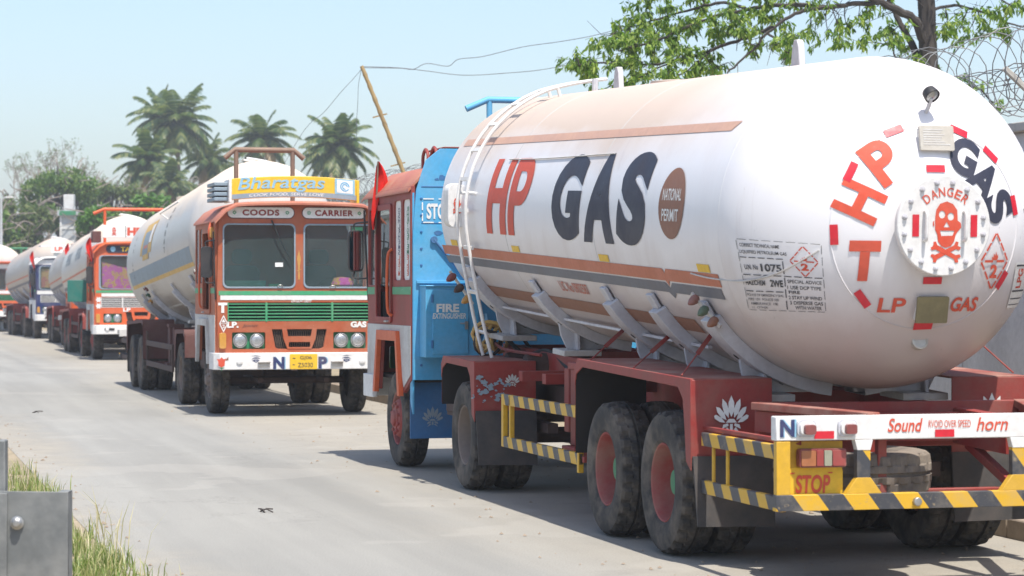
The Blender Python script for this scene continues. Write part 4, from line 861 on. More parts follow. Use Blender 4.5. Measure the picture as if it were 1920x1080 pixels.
    for x, z, a in ((-.209, .605, 20), (-.508, .338, 62), (-.613, -.066, 94), (-.408, -.478, 130), (.022, -.655, 182), (.250, .609, -22), (.478, .462, -42), (.652, .133, -78), (.577, -.356, -122), (.035, .364, 0), (.025, -.355, 0)):
        e = MB(); e.sheet(cut(tess([rot2(rect(-.065, -.023, .065, .023), a, (x, z))]), .04, .04), 'reflector_red', D5(.007)); e.build('reflector', tank, smooth=False)
    e = MB(); e.sheet(cut(mv(diamond(.235, .37), .49, -.231), .05, .05), 'hp_red', D5(.006)); e.build('hazard_diamond', tank, smooth=False)
    e = MB()
    V = rect(.70, -.55, .88, -.24); e.sheet(cut(tess([V]), .04, .04), 'white_sign', D5(.006))
    for z, h_ in ((-.27, .012), (-.44, .012), (-.49, .008), (-.53, .006)): e.sheet(cut(tess([rect(.71, z, .87, z+h_)]), .04, .04), 'stencil', D5(.008))
    e.sheet(cut(mv(rotm(text('LPG', .13, .06, .03), 90, (0, 0)), .77, -.35), .04, .04), 'hp_red', D5(.008)); e.build('sticker', tank, smooth=False)
    # manway
    zc = 0.0; yb_ = -HD-.045; X = TM @ frame((.035, yb_, zc), (1, 0, 0), (0, 0, 1), (0, -1, 0)); e = MB()
    e.lathe([(.25, -.10), (.25, .0), (.315, .0), (.320, .006), (.320, .044), (.314, .05), (0, .05)], 'white', X, 56)
    for i in range(16):
        a = 2*math.pi*(i+.5)/16; e.lathe([(.021, .05), (.021, .052), (.015, .053), (.015, .064), (.009, .065), (.009, .070), (0, .072)], 'saddle', X @ Matrix.Translation((.276*math.cos(a), .276*math.sin(a), 0)) @ Matrix.Rotation(a, 4, 'Z'), 6)
    mw = e.build('manway_cover', root, ang=30)
    e = MB()
    for x in (-.135, .135): e = MB(); e.tube(smoothpath([TM @ (Vector(q)+Vector((.035, 0, 0))) for q in ((x, yb_-.05, .09), (x, yb_-.085, .085), (x, yb_-.09, 0), (x, yb_-.085, -.085), (x, yb_-.05, -.09))], 4), .011, 'white', 8); e.build('handle', mw)
    FZ = lambda o: (lambda x, z: TM @ Vector((x+.035, yb_-.05-o, z)))
    hd, b1, b2_ = skull_meshes(.155); e = MB(); e.sheet(mv(hd, .015, .015), 'hp_red', FZ(.003)); e.sheet(mv(b1, .012, .015), 'hp_red', FZ(.003)); e.sheet(mv(b2_, .012, .015), 'hp_red', FZ(.004)); e.build('skull_emblem', mw, smooth=False)
    e = MB()
    for i, ch in enumerate('DANGER'):
        a = 38-15.2*i; e.sheet(rotm(mv(text(ch, .044, .058, .012), 0, .215), a, (0.01, 0)), 'hp_red', FZ(.003))
    e.build('lettering', mw, smooth=False)
    for x in (-.195, .205):
        e = MB(); e.sheet(tess([rect(x-.023, -.07, x+.023, .07)]), 'reflector_red', FZ(.003)); e.build('reflector', mw, smooth=False)
    def plate(x, z, w_, h_, m, nm, rows, bend=0):
        p = dome(x, z, 0); n_ = Vector((x/R**2, p.y/HD**2, z/R**2)).normalized(); n_ = (n_+Vector((0, -1, 0))*1.2).normalized(); ux = Vector((1, 0, 0)); ux = (ux-n_*ux.dot(n_)).normalized(); uz = n_.cross(ux); uz = uz if uz.z > 0 else -uz
        Xp = frame(p+n_*.03, ux, uz, n_); e = MB(); e.shape([rr(-w_/2, -h_/2, w_/2, h_/2, .01, 2)], .02, m, Xp); e.shape([rect(-w_*.45, -h_*.45, w_*.45, h_*.45)], .06, 'white', Xp @ Matrix.Translation((0, 0, -.062))); o = e.build(nm, root, .003); o.matrix_local = TM
        if rows:
            e = MB(); rv = random.Random(4)
            for i in range(rows): e.shape([rect(-w_*.4, h_*(.34-.68*i/rows)-.006, -w_*.4+w_*rv.uniform(.5, .8), h_*(.34-.68*i/rows)+.002)], .002, 'dirty_white', Xp @ Matrix.Translation((0, 0, .0195)))
            e.build('engraving', o, smooth=False)
    plate(.052, .55, .24, .165, 'name_plate', 'name_plate', 7); plate(.04, -.536, .22, .175, 'brass_plate', 'brass_plate', 0)
    p = dome(.042, .73, 0); n_ = Vector((0, -.75, .65)).normalized(); e = MB(); q = p+n_*.09+Vector((0, -.01, .03)); e.tube([p-n_*.02, p+n_*.05, q], .014, 'saddle', 8)
    d_ = Vector((.15, -.55, -.45)).normalized(); e.lathe([(.025, -.05), (.045, -.038), (.052, .0), (.052, .02), (.046, .02)], 'black', frame(q+Vector((0, 0, .02)), d_.orthogonal().normalized(), d_.cross(d_.orthogonal().normalized()), d_), 24); wl = e.build('work_lamp', root); wl.matrix_local = TM
    e = MB(); e.lathe([(.046, .013), (.03, .018), (0, .02)], 'lens', frame(q+Vector((0, 0, .02)), d_.orthogonal().normalized(), d_.cross(d_.orthogonal().normalized()), d_), 24); e.build('lens', wl)
    p = dome(.033, -.758, 0); e = MB(); Xg = frame(p, (1, 0, 0), (0, .3, .95), (0, -.95, .3)); e.lathe([(.055, -.03), (.055, .012), (.045, .016), (.042, .008), (0, .008)], 'name_plate', Xg, 20); e.build('gauge', tank)
    # cord over the shoulder
    e = MB(); pts = [surf(-1, R_(a), y, .008) for a, y in ((-19, 1.2), (-20, .8), (-20.5, .3), (-20.5, .1), (-19.5, -.05), (-16.5, -.17), (-13.5, -.24))]; e.tube(smoothpath(pts, 5), .006, 'dirty_white', 5); e.build('cord', tank)
    e = MB(); pts = [surf(-1, R_(a), y, .008) for a, y in ((24.5, 6.4), (24.3, 5.4), (25, 4), (25.5, 3.2))]; e.tube(smoothpath(pts, 6), .006, 'dirty_white', 5); e.build('cord', tank)
    e = MB(); pts = [surf(1, R_(a), y, .008) for a, y in ((8, -.2), (12, -.05), (18, .2), (20, .6))]; e.tube(smoothpath(pts, 5), .007, 'dirty_white', 5); e.build('cord', tank)
    # first-aid style box with a skull, front left
    e = MB(); X = frame((-R-.14, L-.62, .02), (0, -1, 0), (0, 0, 1), (-1, 0, 0)); Xb = frame((-R*.995-.01, sp['tank'][1]-.62, .03), (1, 0, 0), (0, 0, 1), (0, -1, 0))
    e.shape([[(-.16, -.20), (.03, -.20), (.03, .20), (-.16, .20)]+[(-.065+.095*math.cos(R_(a)) if False else -.065-.095*math.sin(R_(a-90)), .20+.06*math.sin(R_(a))) for a in range(150, 20, -30)][::-1] if False else rr(-.12, -.20, .05, .22, .075)], .20, 'white', Xb); bx_ = e.build('warning_box', root, .01); bx_.matrix_local = TM
    hd, b1, b2_ = skull_meshes(.06); e = MB(); q_ = lambda x, z: Vector((-R*.995-.045+x, sp['tank'][1]-.62-.204, .06+z))
    for m_ in (hd, b1, b2_): e.sheet(m_, 'hp_red', q_)
    e.build('skull_emblem', bx_, smooth=False)

def deco_tank_t1(sp, tank, root, TM):
    deco_tank_hp(sp, tank, root, TM)
    lamp_cluster(root, (-1.13, -9.62, 1.84), (.42, -.62, -.68), ('lamp_red', 'lamp_green', 'brown'), size=.8)
    lamp_cluster(root, (-1.12, -2.25, 2.05), (.50, -.30, -.80), ('lamp_red', 'chassis', 'amber'), size=.95)
    for sx, p, q in ((-1, (-.78, -7.0, 1.58), (-1.235, -7.45, 1.31)), (-1, (-.80, -8.25, 1.56), (-1.235, -8.62, 1.30)), (-1, (-.84, -9.35, 1.62), (-1.235, -9.72, 1.28)), (1, (.9, -9.2, 1.75), (1.2, -9.8, 1.28))):
        p = Vector(p); q = Vector(q); e = MB(); e.bar(p, p*.42+q*.58, .032, .006, 'red', (.6*sx*-1, -.3, .8)); e.tube([p*.42+q*.58, q], .006, 'red', 6); e.build('tie_strap', root)
    e = MB(); rv = random.Random(2)
    for i in range(9):
        c_ = Vector((-.75+rv.uniform(-.12, .12), -2.35+rv.uniform(-.2, .2), 1.38+rv.uniform(-.1, .12))); a_ = rv.uniform(0, 3); e.tube([c_+Vector((.16*math.cos(k_*.52)*math.cos(a_), .16*math.cos(k_*.52)*math.sin(a_), .12*math.sin(k_*.52))) for k_ in range(12)], .018, 'ochre' if i < 6 else 'black', 6, True)
    e.build('cable_coil', root)
    e = MB(); Xp = frame((-.905, -9.67+.36, 1.87), (0, -1, 0), (.25, 0, .97), (-.97, 0, .25)); e.shape([rect(-.16, -.1, .12, .09)], .006, 'plate_yellow', Xp); e.build('sticker', root, smooth=False)
    for y in (-4.3, -5.1, -6.9): e = MB(); e.b2(-.95, .95, y-.06, y+.06, 1.05, 1.14, 'red'); e.build('cross_member', root, .004)
    for pts, r, m in (([(-.6, -2.3, 1.45), (-.55, -2.9, 1.25), (-.5, -3.6, 1.3), (-.52, -4.4, 1.15)], .022, 'black'), ([(-.7, -2.4, 1.35), (-.75, -3.0, 1.3), (-.65, -3.9, 1.27)], .016, 'red'), ([(-.45, -2.2, 1.5), (-.35, -2.7, 1.2), (-.45, -3.2, 1.28), (-.4, -4.0, 1.2)], .018, 'black')): e = MB(); e.tube(smoothpath(pts, 6), r, m, 6); e.build('hose', root)
    for y in (-3.6, -2.9): e = MB(); e.lathe([(0, -.32), (.11, -.3), (.125, -.2), (.125, .2), (.11, .3), (0, .32)], 'chassis', frame((-.42, y, 1.16), (0, 1, 0), (0, 0, 1), (1, 0, 0)), 14); e.build('air_tank', root)

def deco_front_t1(sp, root, cab, bmp, F, FX, yf):
    flag(root, -1.28, .62, 2.72)
    pipe_frame(root, -.30, .95, -.55, 3.1, 3.86, 'blue', .1, .035)
    e = MB(); e.b2(-.86, .86, -1.0, -.25, 3.10, 3.32, 'dark_maroon'); e.b2(-.9, .9, -1.02, -.2, 3.32, 3.335, 'red')
    bx = e.build('roof_box', root, .015)
    e = MB()
    for x, y in ((-.92, -.35), (-.92, -.75)): e.tube(smoothpath([(x-.02, y+.12, 3.12), (x-.02, y+.12, 3.27), (x-.02, y, 3.34), (x-.02, y-.12, 3.27), (x-.02, y-.12, 3.1)], 4), .018, 'red', 8)
    e.build('rail', bx)
    e = MB(); e.shape([rr(-.55, 3.1, .9, 3.42, .1)], .02, 'windscreen', frame((0, -.3, 0), (1, 0, 0), (0, 0, 1), (0, -1, 0))); e.build('roof_screen', root, smooth=False)

def deco_tank_bharat(sp, tank, root, TM):
    surf = sp['surf']; R, L = sp['tank'][0], sp['tank'][1]
    for sd in (-1, 1):
        def W(a0, y0, o=.0045): return lambda x, z: surf(sd, R_(a0)+z/R, y0+sd*x, o)
        m = lambda y: y if sd > 0 else L-y
        def pt(poly, a0, y0, mat, e, o=.0045): e.sheet(cut(tess(poly), .6, .06), mat, W(a0, m(y0), o))
        e = MB(); pt([rect(-L/2-.1, -.13, L/2, .13)], -15, L/2, 'grey_blue', e); pt([rect(-L/2-.1, -.035, L/2, .035)], -23, L/2, 'ochre', e); pt([rect(-L/2+.3, -.02, L/2, .02)], -52, L/2, 'dirty_white', e); e.build('stripe', tank)
        e = MB(); pt([rect(-.9, -.22, .9, .40)], 12, L*.35, 'ochre', e); pt([rect(-.55, -.22, .35, .24)], 11, L*.35, 'grey_blue', e, .0065); pt([rect(.4, -.2, .8, .15)], 20, L*.35, 'white', e, .008); pt([rect(-.3, -.03, .3, .03)], 8, L*.35, 'faded_red', e, .0085); pt([rect(-.45, -.05, .5, .05)], -1, L*.35, 'ochre', e, .009); e.build('painted_emblem', tank)
        e = MB()
        for i, ch in enumerate('BHARAT'): e.sheet(cut(text(ch, .16, .10, .01), None, .06), 'stencil', W(32-7*i, m(L*.66)))
        for i, ch in enumerate('GAS LPG'):
            if ch != ' ': e.sheet(cut(text(ch, .12, .07, .01), None, .06), 'stencil', W(22-6*i, m(L*.12)))
        e.build('lettering', tank, smooth=False)
        e = MB(); e.tube([surf(sd, R_(25), L*.62, .0), surf(sd, R_(26), L*.62, .16), surf(sd, R_(26), L*.9, .17)], .014, 'white', 6); e.build('handrail', tank)
    lamp_cluster(root, (1.18, -1.7, 2.2), (-.3, .2, -.9), ('lamp_red', 'lamp_green'), size=.8); lamp_cluster(root, (1.18, -9.0, 1.95), (-.3, .3, -.9), ('lamp_red', 'lamp_green', 'amber'), size=.9)

def sign_board(root, F, FX, yf, x0, x1, z0, z1, y, base, arch=.05):
    n = 12; ol = [(x0+(x1-x0)*i/n, z0+arch*(1-(2*i/n-1)**2)) for i in range(n+1)]+[(x1-(x1-x0)*i/n, z1+arch*(1-(2*i/n-1)**2)) for i in range(n+1)]
    e = MB(); e.shape([ol], .05, base, FX @ Matrix.Translation((0, 0, y))); return e.build('roof_sign', root, .008), (lambda x, z: Vector((-x, yf+y+.054, z+arch*(1-(2*(x-x0)/(x1-x0)-1)**2))))
def star(r, n=8):
    return [(r*(1 if i % 2 == 0 else .55)*math.cos(math.pi*i/n), r*(1 if i % 2 == 0 else .55)*math.sin(math.pi*i/n)) for i in range(2*n)]

def deco_front_bharat(sp, root, cab, bmp, F, FX, yf):
    fx = lambda p: (p-561)/127.7; fz = lambda p: 1.86-(p-545)/127.7
    e = MB(); e.sheet(tess([rect(-1.2, fz(553.5), 1.2, fz(545.5))]), 'bright_green', F(.004)); e.build('stripe', cab, smooth=False)
    e = MB(); e.sheet(tess([rect(fx(411), fz(562.5), 1.15, fz(554))]), 'white', F(.004)); e.build('stripe', cab, smooth=False)
    for x0, x1, s_, w_ in ((425, 550, 'GOODS', 70), (567, 688, 'CARRIER', 74)):
        e = MB(); X = FX @ Matrix.Translation((fx((x0+x1)/2), fz(398), 0)); hw_ = (x1-x0)/255.4
        e.shape([rr(-hw_-.015, -.092, hw_+.015, .092, .09, 6)], .006, 'dark_maroon', X); e.shape([rr(-hw_, -.077, hw_, .077, .075, 6)], .010, 'white_sign', X); pl = e.build('name_board', root)
        e = MB(); e.sheet(mv(text(s_.replace('GOODS', 'COODS'), w_/127.7, .09, .045, 0, 1.15), fx((x0+x1)/2), fz(398)), 'red', F(.013)); e.build('lettering', pl, smooth=False)
        e = MB()
        for s in (-1, 1): e.sheet(mv(tess([star(.036), ell(0, 0, .012, .012, 8)]), fx((x0+x1)/2)+s*hw_*.80, fz(398)), 'grille_green', F(.013))
        e.build('flower_motif', pl, smooth=False)
    L_ = lambda s_, px, py, w_, h_, m='white_sign', bo=.03, sh=0, o=.006: (MB().sheet(mv(text(s_, w_, h_, bo, sh), fx(px), fz(py)), m, F(o)).build('lettering', cab, smooth=False))
    L_('T', 415.5, 577, .135, .15, bo=.06); L_('LP.', 434.5, 609, .17, .09, bo=.05); L_('GAS', 674.5, 609, .24, .09, bo=.06); L_('ON GOVT DUTY', 565, 564.5, .31, .042, bo=.02, sh=.2); L_('Jannat', 467, 611, .24, .055, 'dark_maroon', .0, .4)
    e = MB(); e.sheet(mv(merge(tess([[(0, .13), (.065, 0), (0, -.13), (-.065, 0)], [(0, .10), (-.05, 0), (0, -.10), (.05, 0)]]), tess([[(-.03, .02), (0, .07), (.03, .02)]]), tess([rect(-.05, -.004, .05, .004)]), mv(text('2', .035, .05, .03), 0, -.04)), fx(417), fz(607)), 'white_sign', F(.006)); e.build('hazard_diamond', cab, smooth=False)
    # yellow spear between the screens
    e = MB(); c_ = fx(560); e.sheet(merge(tess([[(c_, fz(468)), (c_+.03, fz(485)), (c_+.012, fz(500)), (c_+.012, fz(524)), (c_-.012, fz(524)), (c_-.012, fz(500)), (c_-.03, fz(485))]]), tess([rot2(rect(-.035, -.006, .035, .006), 20, (c_, fz(506)))])), 'amber', F(.006)); e.build('spear_emblem', cab, smooth=False)
    # stickers on the glass
    e = MB(); e.sheet(tess([rect(fx(515), fz(500), fx(530), fz(492))]), 'white_sign', F(-.018)); e.sheet(tess([rect(fx(663), fz(431), fx(683), fz(424))]), 'grille_green', F(-.018)); e.build('sticker', cab, smooth=False)
    e = MB(); e.b2(-fx(424), -fx(500), yf-.2, yf-.16, 1.9, fz(526), 'teal_panel'); e.b2(-fx(506), -fx(530), yf-.24, yf-.17, 1.88, fz(532), 'green'); e.build('dash_board', cab)
    e = MB(); e.lathe([(0, -.12), (.13, -.1), (.17, 0), (.13, .1), (0, .12)], 'pink_cloth', frame((-fx(650), yf-.3, 1.95), (1, 0, 0), (0, 1, 0), (0, 0, 1)), 16); e.build('cushion', cab)
    e = MB(); e.tube(smoothpath([F(.0)(fx(518), fz(540)), F(.03)(fx(521), fz(535)), F(.03)(fx(527), fz(535)), F(0)(fx(530), fz(540))], 4), .006, 'steel', 6); e.tube(smoothpath([F(.0)(fx(618), fz(541)), F(.03)(fx(621), fz(536)), F(.03)(fx(628), fz(536)), F(0)(fx(631), fz(541))], 4), .006, 'steel', 6); e.build('lift_hook', cab)
    # bumper writing
    FB = lambda o: F(.13+o)
    for s_, px in (('N', 519), ('P', 602.5)):
        e = MB(); e.sheet(mv(text(s_, .185 if s_ == 'N' else .145, .185, .05), fx(px)+.008, fz(681)), 'sky_blue', FB(.003)); e.sheet(mv(text(s_, .17 if s_ == 'N' else .13, .18, .05), fx(px), fz(681)), 'navy', FB(.0045)); e.build('lettering', bmp, smooth=False)
    e = MB(); X = FX @ Matrix.Translation((fx(566), fz(678.5), .13)); e.shape([rr(-.205, -.112, .205, .112, .012, 2)], .018, 'plate_yellow', X); pl = e.build('number_plate', root, .004)
    e = MB(); e.sheet(mv(text('GJ06', .175, .062, .0), fx(570), fz(672)), 'ink', FB(.0205)); e.sheet(mv(text('Z5030', .225, .066, .0), fx(569), fz(685)), 'ink', FB(.0205)); e.sheet(merge(tess([rect(fx(545), fz(673), fx(550), fz(671.5))]), tess([rect(fx(545), fz(685), fx(549), fz(683.5))])), 'ink', FB(.0205)); e.build('lettering', pl, smooth=False)
    e = MB(); rose = [(-.075, .05), (-.05, .02), (-.045, -.05), (0, -.075), (.045, -.05), (.05, .02), (.075, .055), (.03, .045), (.0, .075), (-.03, .045)]; e.sheet(mv(tess([rose]), fx(411), fz(679)), 'hp_red', FB(.003)); e.sheet(mv(tess([rot2([(-.03, 0), (0, .015), (.035, .03), (.01, -.015)], 30, (.085, .04))]), fx(411), fz(679)), 'brown', FB(.003)); e.sheet(mv(merge(tess([[(-.05, -.075), (.05, -.075), (.0, -.10)]]), tess([rect(-.005, -.125, .005, -.09)])), fx(411), fz(679)), 'green', FB(.0033)); e.build('rose_emblem', bmp, smooth=False)
    for px, s in ((476, 1), (648, -1)):
        e = MB(); eye = merge(tess([[(x*s, z) for x, z in [(-.075, .01), (-.03, .045), (.03, .045), (.075, .02), (.03, .03), (-.03, .03)]]]), tess([[(x*s, z) for x, z in [(-.06, .0), (0, .025), (.06, .0), (0, -.03)]], ell(0, 0, .018, .02, 12)]), tess([ell(0, 0, .011, .012, 10)]), tess([[(x*s, z) for x, z in [(-.08, .065), (0, .075), (.08, .055), (0, .065)]]]))
        e.sheet(mv(eye, fx(px), fz(676)), 'navy', FB(.003)); e.build('eye_emblem', bmp, smooth=False)
    # roof sign
    sg, f = sign_board(root, F, FX, yf, fx(431), fx(673), fz(375), fz(335), -.05, 'plate_yellow', .05)
    e = MB(); e.sheet(cut(tess([rect(fx(433), 3.20, fx(671), 3.27)]), .15), 'grey_blue', f); e.build('lower_band', sg, smooth=False)
    e = MB(); e.sheet(cut(mv(text('Bharatgas', 1.30, .235, .012, .2), fx(527), 3.39), .1), 'sky_blue', lambda x, z: f(x, z)+Vector((0, .002, 0))); e.build('lettering', sg, smooth=False)
    e = MB(); e.sheet(cut(mv(text('COOK FOOD, SERVE LOVE', 1.12, .05, .008, .2), fx(537), 3.235), .1), 'white_sign', lambda x, z: f(x, z)+Vector((0, .003, 0))); e.build('lettering', sg, smooth=False)
    e = MB(); c_ = fx(648); e.sheet(tess([rect(c_-.15, 3.27, c_+.15, 3.50)]), 'sky_blue', lambda x, z: f(x, z)+Vector((0, .002, 0))); e.sheet(tess([rect(c_-.12, 3.29, c_+.12, 3.48)]), 'white_sign', lambda x, z: f(x, z)+Vector((0, .004, 0)))
    for r0, r1, aa in ((.070, .055, 330), (.042, .028, 290)):
        arc = [(c_+r0*math.cos(R_(q)), 3.385+r0*math.sin(R_(q))) for q in range(0, aa+1, 15)]+[(c_+r1*math.cos(R_(q)), 3.385+r1*math.sin(R_(q))) for q in range(aa, -1, -15)]; e.sheet(tess([arc]), 'blue', lambda x, z: f(x, z)+Vector((0, .006, 0)))
    e.build('round_emblem', sg, smooth=False)
    e = MB(); xs = -fx(418)
    for i in range(4): e.b2(xs-.11, xs+.13, yf-.9, yf-.12, 3.18+.075*i, 3.235+.075*i, 'grey_blue')
    e.build('roof_crate', root, .01)
    e = MB()
    for x in (fx(431)-.01, fx(673)+.0): e.b2(-x-.02, -x+.02, yf-.5, yf+.02, 3.16, 3.5, 'plate_yellow' if x > 0 else 'white')
    e.build('sign_end', sg, .005)
    pipe_frame(root, -fx(578)-.05, -fx(466)-.05, -.45, 3.1, 4.03, 'pipe_rust', .13, .042)
    e = MB(); e.tube(smoothpath([(1.24, .9, 2.9), (1.29, .95, 2.75), (1.27, .92, 2.55), (1.29, .9, 2.45)], 5), .03, 'orange', 8); e.build('rope_loop', root)
    e = MB(); e.shape([rr(-.06, -.08, .06, .08, .03)], .06, 'amber', FX @ Matrix.Translation((-1.24, 2.72, -.25))); e.build('side_lamp', root, .01)

def deco_tank_plain(sp, tank, root, TM):
    surf = sp['surf']; R, L = sp['tank'][0], sp['tank'][1]
    for sd in (-1, 1):
        def W(a0, y0, o=.0045): return lambda x, z: surf(sd, R_(a0)+z/R, y0+sd*x, o)
        e = MB(); e.sheet(cut(tess([rect(-L/2, -.03, L/2, .03)]), .6, .06), 'faded_red', W(-14, L/2)); e.sheet(cut(tess([rect(-L/2, -.05, L/2, .05)]), .6, .06), 'slate', W(-26, L/2)); e.build('stripe', tank)
        e = MB()
        for i, y in enumerate((.35, .5)): e.sheet(cut(mv(text('HP GAS' if sp.get('hp') else 'LPG', 1.6, .4, .03), 0, 0), .3, .06), 'grey_blue' if sp.get('hp') else 'dirty_white', W(14, L*(.3 if i == 0 else .7)))
        e.build('lettering', tank, smooth=False)

def deco_front_hp(sp, root, cab, bmp, F, FX, yf):
    e = MB(); e.sheet(tess([rect(-1.2, 1.80, 1.2, 1.87)]), 'bright_green', F(.004)); e.build('stripe', cab, smooth=False)
    e = MB(); e.sheet(tess([rect(-1.05, 1.70, 1.2, 1.79)]), 'white', F(.004)); e.build('stripe', cab, smooth=False)
    e = MB(); X = FX @ Matrix.Translation((-.05, 2.97, 0)); e.shape([rr(-.88, -.10, .98, .10, .09, 6)], .012, 'ink', X); pl = e.build('name_board', root)
    e = MB(); e.sheet(mv(text('TAMILARASI', 1.05, .12, .03), -.02, 2.97), 'plate_yellow', F(.015)); e.sheet(mv(tess([ell(0, 0, .07, .07, 16)]), -.75, 2.97), 'sky_blue', F(.015)); e.build('lettering', pl, smooth=False)
    sg, f = sign_board(root, F, FX, yf, -1.02, 1.0, 3.27, 3.61, -.05, 'white_sign', .0)
    e = MB(); e.sheet(mv(text('HP', .42, .22, .06), -.16, 3.44), 'hp_red', f); e.sheet(mv(text('GAS', .62, .22, .06), .53, 3.44), 'ink', f); hd, b1, b2_ = skull_meshes(.09)
    for m_ in (hd, b1, b2_): e.sheet(mv(m_, -.72, 3.47), 'hp_red', f)
    e.sheet(tess([rect(-.42, 3.28, -.405, 3.6)]), 'black', f); e.build('lettering', sg, smooth=False)
    e = MB(); e.b2(1.05, 1.28, yf-.6, yf-.1, 3.15, 3.45, 'dark_maroon'); e.build('roof_crate', root, .01)
    pipe_frame(root, -.72, .82, -.3, 3.1, 4.08, 'orange', .12, .045)
    e = MB(); n = 16; V = []
    for i in range(n+1):
        for j in range(7):
            x = -1.03+2.06*i/n; t = j/6; V.append((-x, yf-.05-.015*math.sin(x*9+t*3), 1.97+.07*math.sin(x*2.2)+(.66-.36*(x+1)/2*.6)*t+.04*math.sin(x*5)))
    e.add(V, [(i*7+j, i*7+j+1, (i+1)*7+j+1, (i+1)*7+j) for i in range(n) for j in range(6)], 'pink_cloth'); e.build('curtain', cab)
    e = MB(); e.sheet(mv(text('LP', .20, .10, .05), -.38, 1.35), 'white_sign', F(.006))
    for z in (1.62, 1.45): e.sheet(mv(tess([star(.09, 6)]), -1.13, z), 'white_sign', F(.006))
    e.build('lettering', cab, smooth=False); flag(root, 1.3, 1.0, 2.75)
    e = MB(); e.b2(1.2, 1.75, -1.3, -1.25, 1.55, 2.15, 'teal_panel'); e.build('side_board', root, .01)
    e = MB(); e.shape([rr(-.13, -.03, .13, .03, .01)], .01, 'black', FX @ Matrix.Translation((-.85, .83, .13))); e.build('bumper_slot', bmp)
def deco_front_simple(sp, root, cab, bmp, F, FX, yf):
    flag(root, 1.3, 1.0, 2.85)
    if sp.get('sign'):
        sg, f = sign_board(root, F, FX, yf, -.62, .62, 3.33, 3.62, -.4, 'white_sign', 0)
        e = MB(); e.sheet(mv(text(sp['sign'], .98, .17, .05), 0, 3.475), 'hp_red', f); e.build('lettering', sg, smooth=False)
        e = MB(); e.b2(-.5, .5, yf-.5, yf-.44, 3.1, 3.33, 'steel'); e.b2(-.62, 1.0, yf-1.3, yf-.46, 3.56, 3.61, 'white_sign'); e.build('sign_stand', sg)
    if sp.get('cloth'):
        e = MB(); V = []; n = 14
        for i in range(n+1):
            for j in range(5): x = -1.03+2.06*i/n; t = j/4; V.append((-x, yf-.06-.02*math.sin(x*11), 1.98+.72*t))
        e.add(V, [(i*5+j, i*5+j+1, (i+1)*5+j+1, (i+1)*5+j) for i in range(n) for j in range(4)], 'peach_cloth'); e.build('curtain', cab)
    if sp.get('band'): e = MB(); e.sheet(tess([rect(-1.2, 1.72, 1.2, 1.86)]), sp['band'], F(.004)); e.sheet(tess([rect(-1.2, 2.86, 1.2, 3.05)]), sp['band'], F(.004)); e.build('stripe', cab, smooth=False)

# ------------------------------------------------------------------ the six lorries
base = dict(drive=-3.2, tandem=(-7.8, -9.2), rear=-11.52, tank=(1.12, 8.75, -10.65, 2.30, .042), yoff=0, frame='red', fender='red', saddles=[(.6, .30, 35), (1.8, .27, 35), (3.0, .27, 35), (5.25, .27, 37), (7.5, .4, 34)], ladder=7.5)
def spec(**k): d = dict(base); d.update(k); return d
ZR = YAW+math.pi
TILT = .042
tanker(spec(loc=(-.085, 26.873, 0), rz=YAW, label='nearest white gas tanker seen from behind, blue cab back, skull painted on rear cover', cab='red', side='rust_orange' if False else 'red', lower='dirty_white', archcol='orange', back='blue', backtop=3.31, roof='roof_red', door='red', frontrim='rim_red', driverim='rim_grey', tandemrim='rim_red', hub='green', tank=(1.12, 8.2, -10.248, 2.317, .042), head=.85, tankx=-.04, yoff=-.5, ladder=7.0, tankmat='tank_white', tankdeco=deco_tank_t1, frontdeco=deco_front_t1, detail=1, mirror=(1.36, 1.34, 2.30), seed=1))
T2 = (-3.46, 38.31, 0)
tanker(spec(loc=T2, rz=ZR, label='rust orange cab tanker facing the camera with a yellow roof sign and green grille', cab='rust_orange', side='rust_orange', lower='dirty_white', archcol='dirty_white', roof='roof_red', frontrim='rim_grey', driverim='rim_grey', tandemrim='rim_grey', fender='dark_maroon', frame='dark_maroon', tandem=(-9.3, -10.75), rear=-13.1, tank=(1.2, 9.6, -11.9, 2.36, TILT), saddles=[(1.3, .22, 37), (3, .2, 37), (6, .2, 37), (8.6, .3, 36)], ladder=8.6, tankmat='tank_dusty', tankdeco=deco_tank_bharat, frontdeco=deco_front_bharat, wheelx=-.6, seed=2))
tanker(spec(loc=(-10.24, 68.3, 0), rz=ZR, label='bright orange cab tanker with a white HP roof sign and pink cloth in the windscreen', cab='orange', lower='dirty_white', archcol='dirty_white', roof='orange', grille='white', frontrim='rim_red', driverim='rim_red', tandemrim='rim_red', tank=(1.2, 8.6, -10.7, 2.40, TILT), tankmat='tank_dusty', tankdeco=deco_tank_plain, frontdeco=deco_front_hp, front=dict(split=False), hp=1, visor=.09, wipers=((-.1, .5),), seed=3))
tanker(spec(loc=(-13.25, 82.0, 0), rz=ZR, label='brownish dirty tanker half hidden between the bright orange cab and the navy cab', cab='orange', lower='orange', archcol='red', roof='dirty_white', back='dirty_white', grille='white', frontrim='rim_grey', driverim='rim_grey', tandemrim='rim_grey', tank=(1.12, 8.6, -10.7, 2.35, TILT), tankmat='tank_brown', tankdeco=deco_tank_plain, frontdeco=deco_front_simple, seed=4))
tanker(spec(loc=(-17.5, 98.0, 0), rz=ZR+R_(2.6), label='navy cab tanker with white bumper and white LP GAS roof board', cab='navy', lower='white', archcol='white', roof='white', back='dirty_white', grille='white', frontrim='rim_grey', driverim='rim_grey', tandemrim='rim_grey', tank=(1.2, 8.6, -10.7, 2.40, TILT), tankmat='tank_brown', tankdeco=deco_tank_plain, frontdeco=deco_front_simple, sign='LP.GAS', cloth=1, visor=.09, band='white', front=dict(split=False), seed=5))
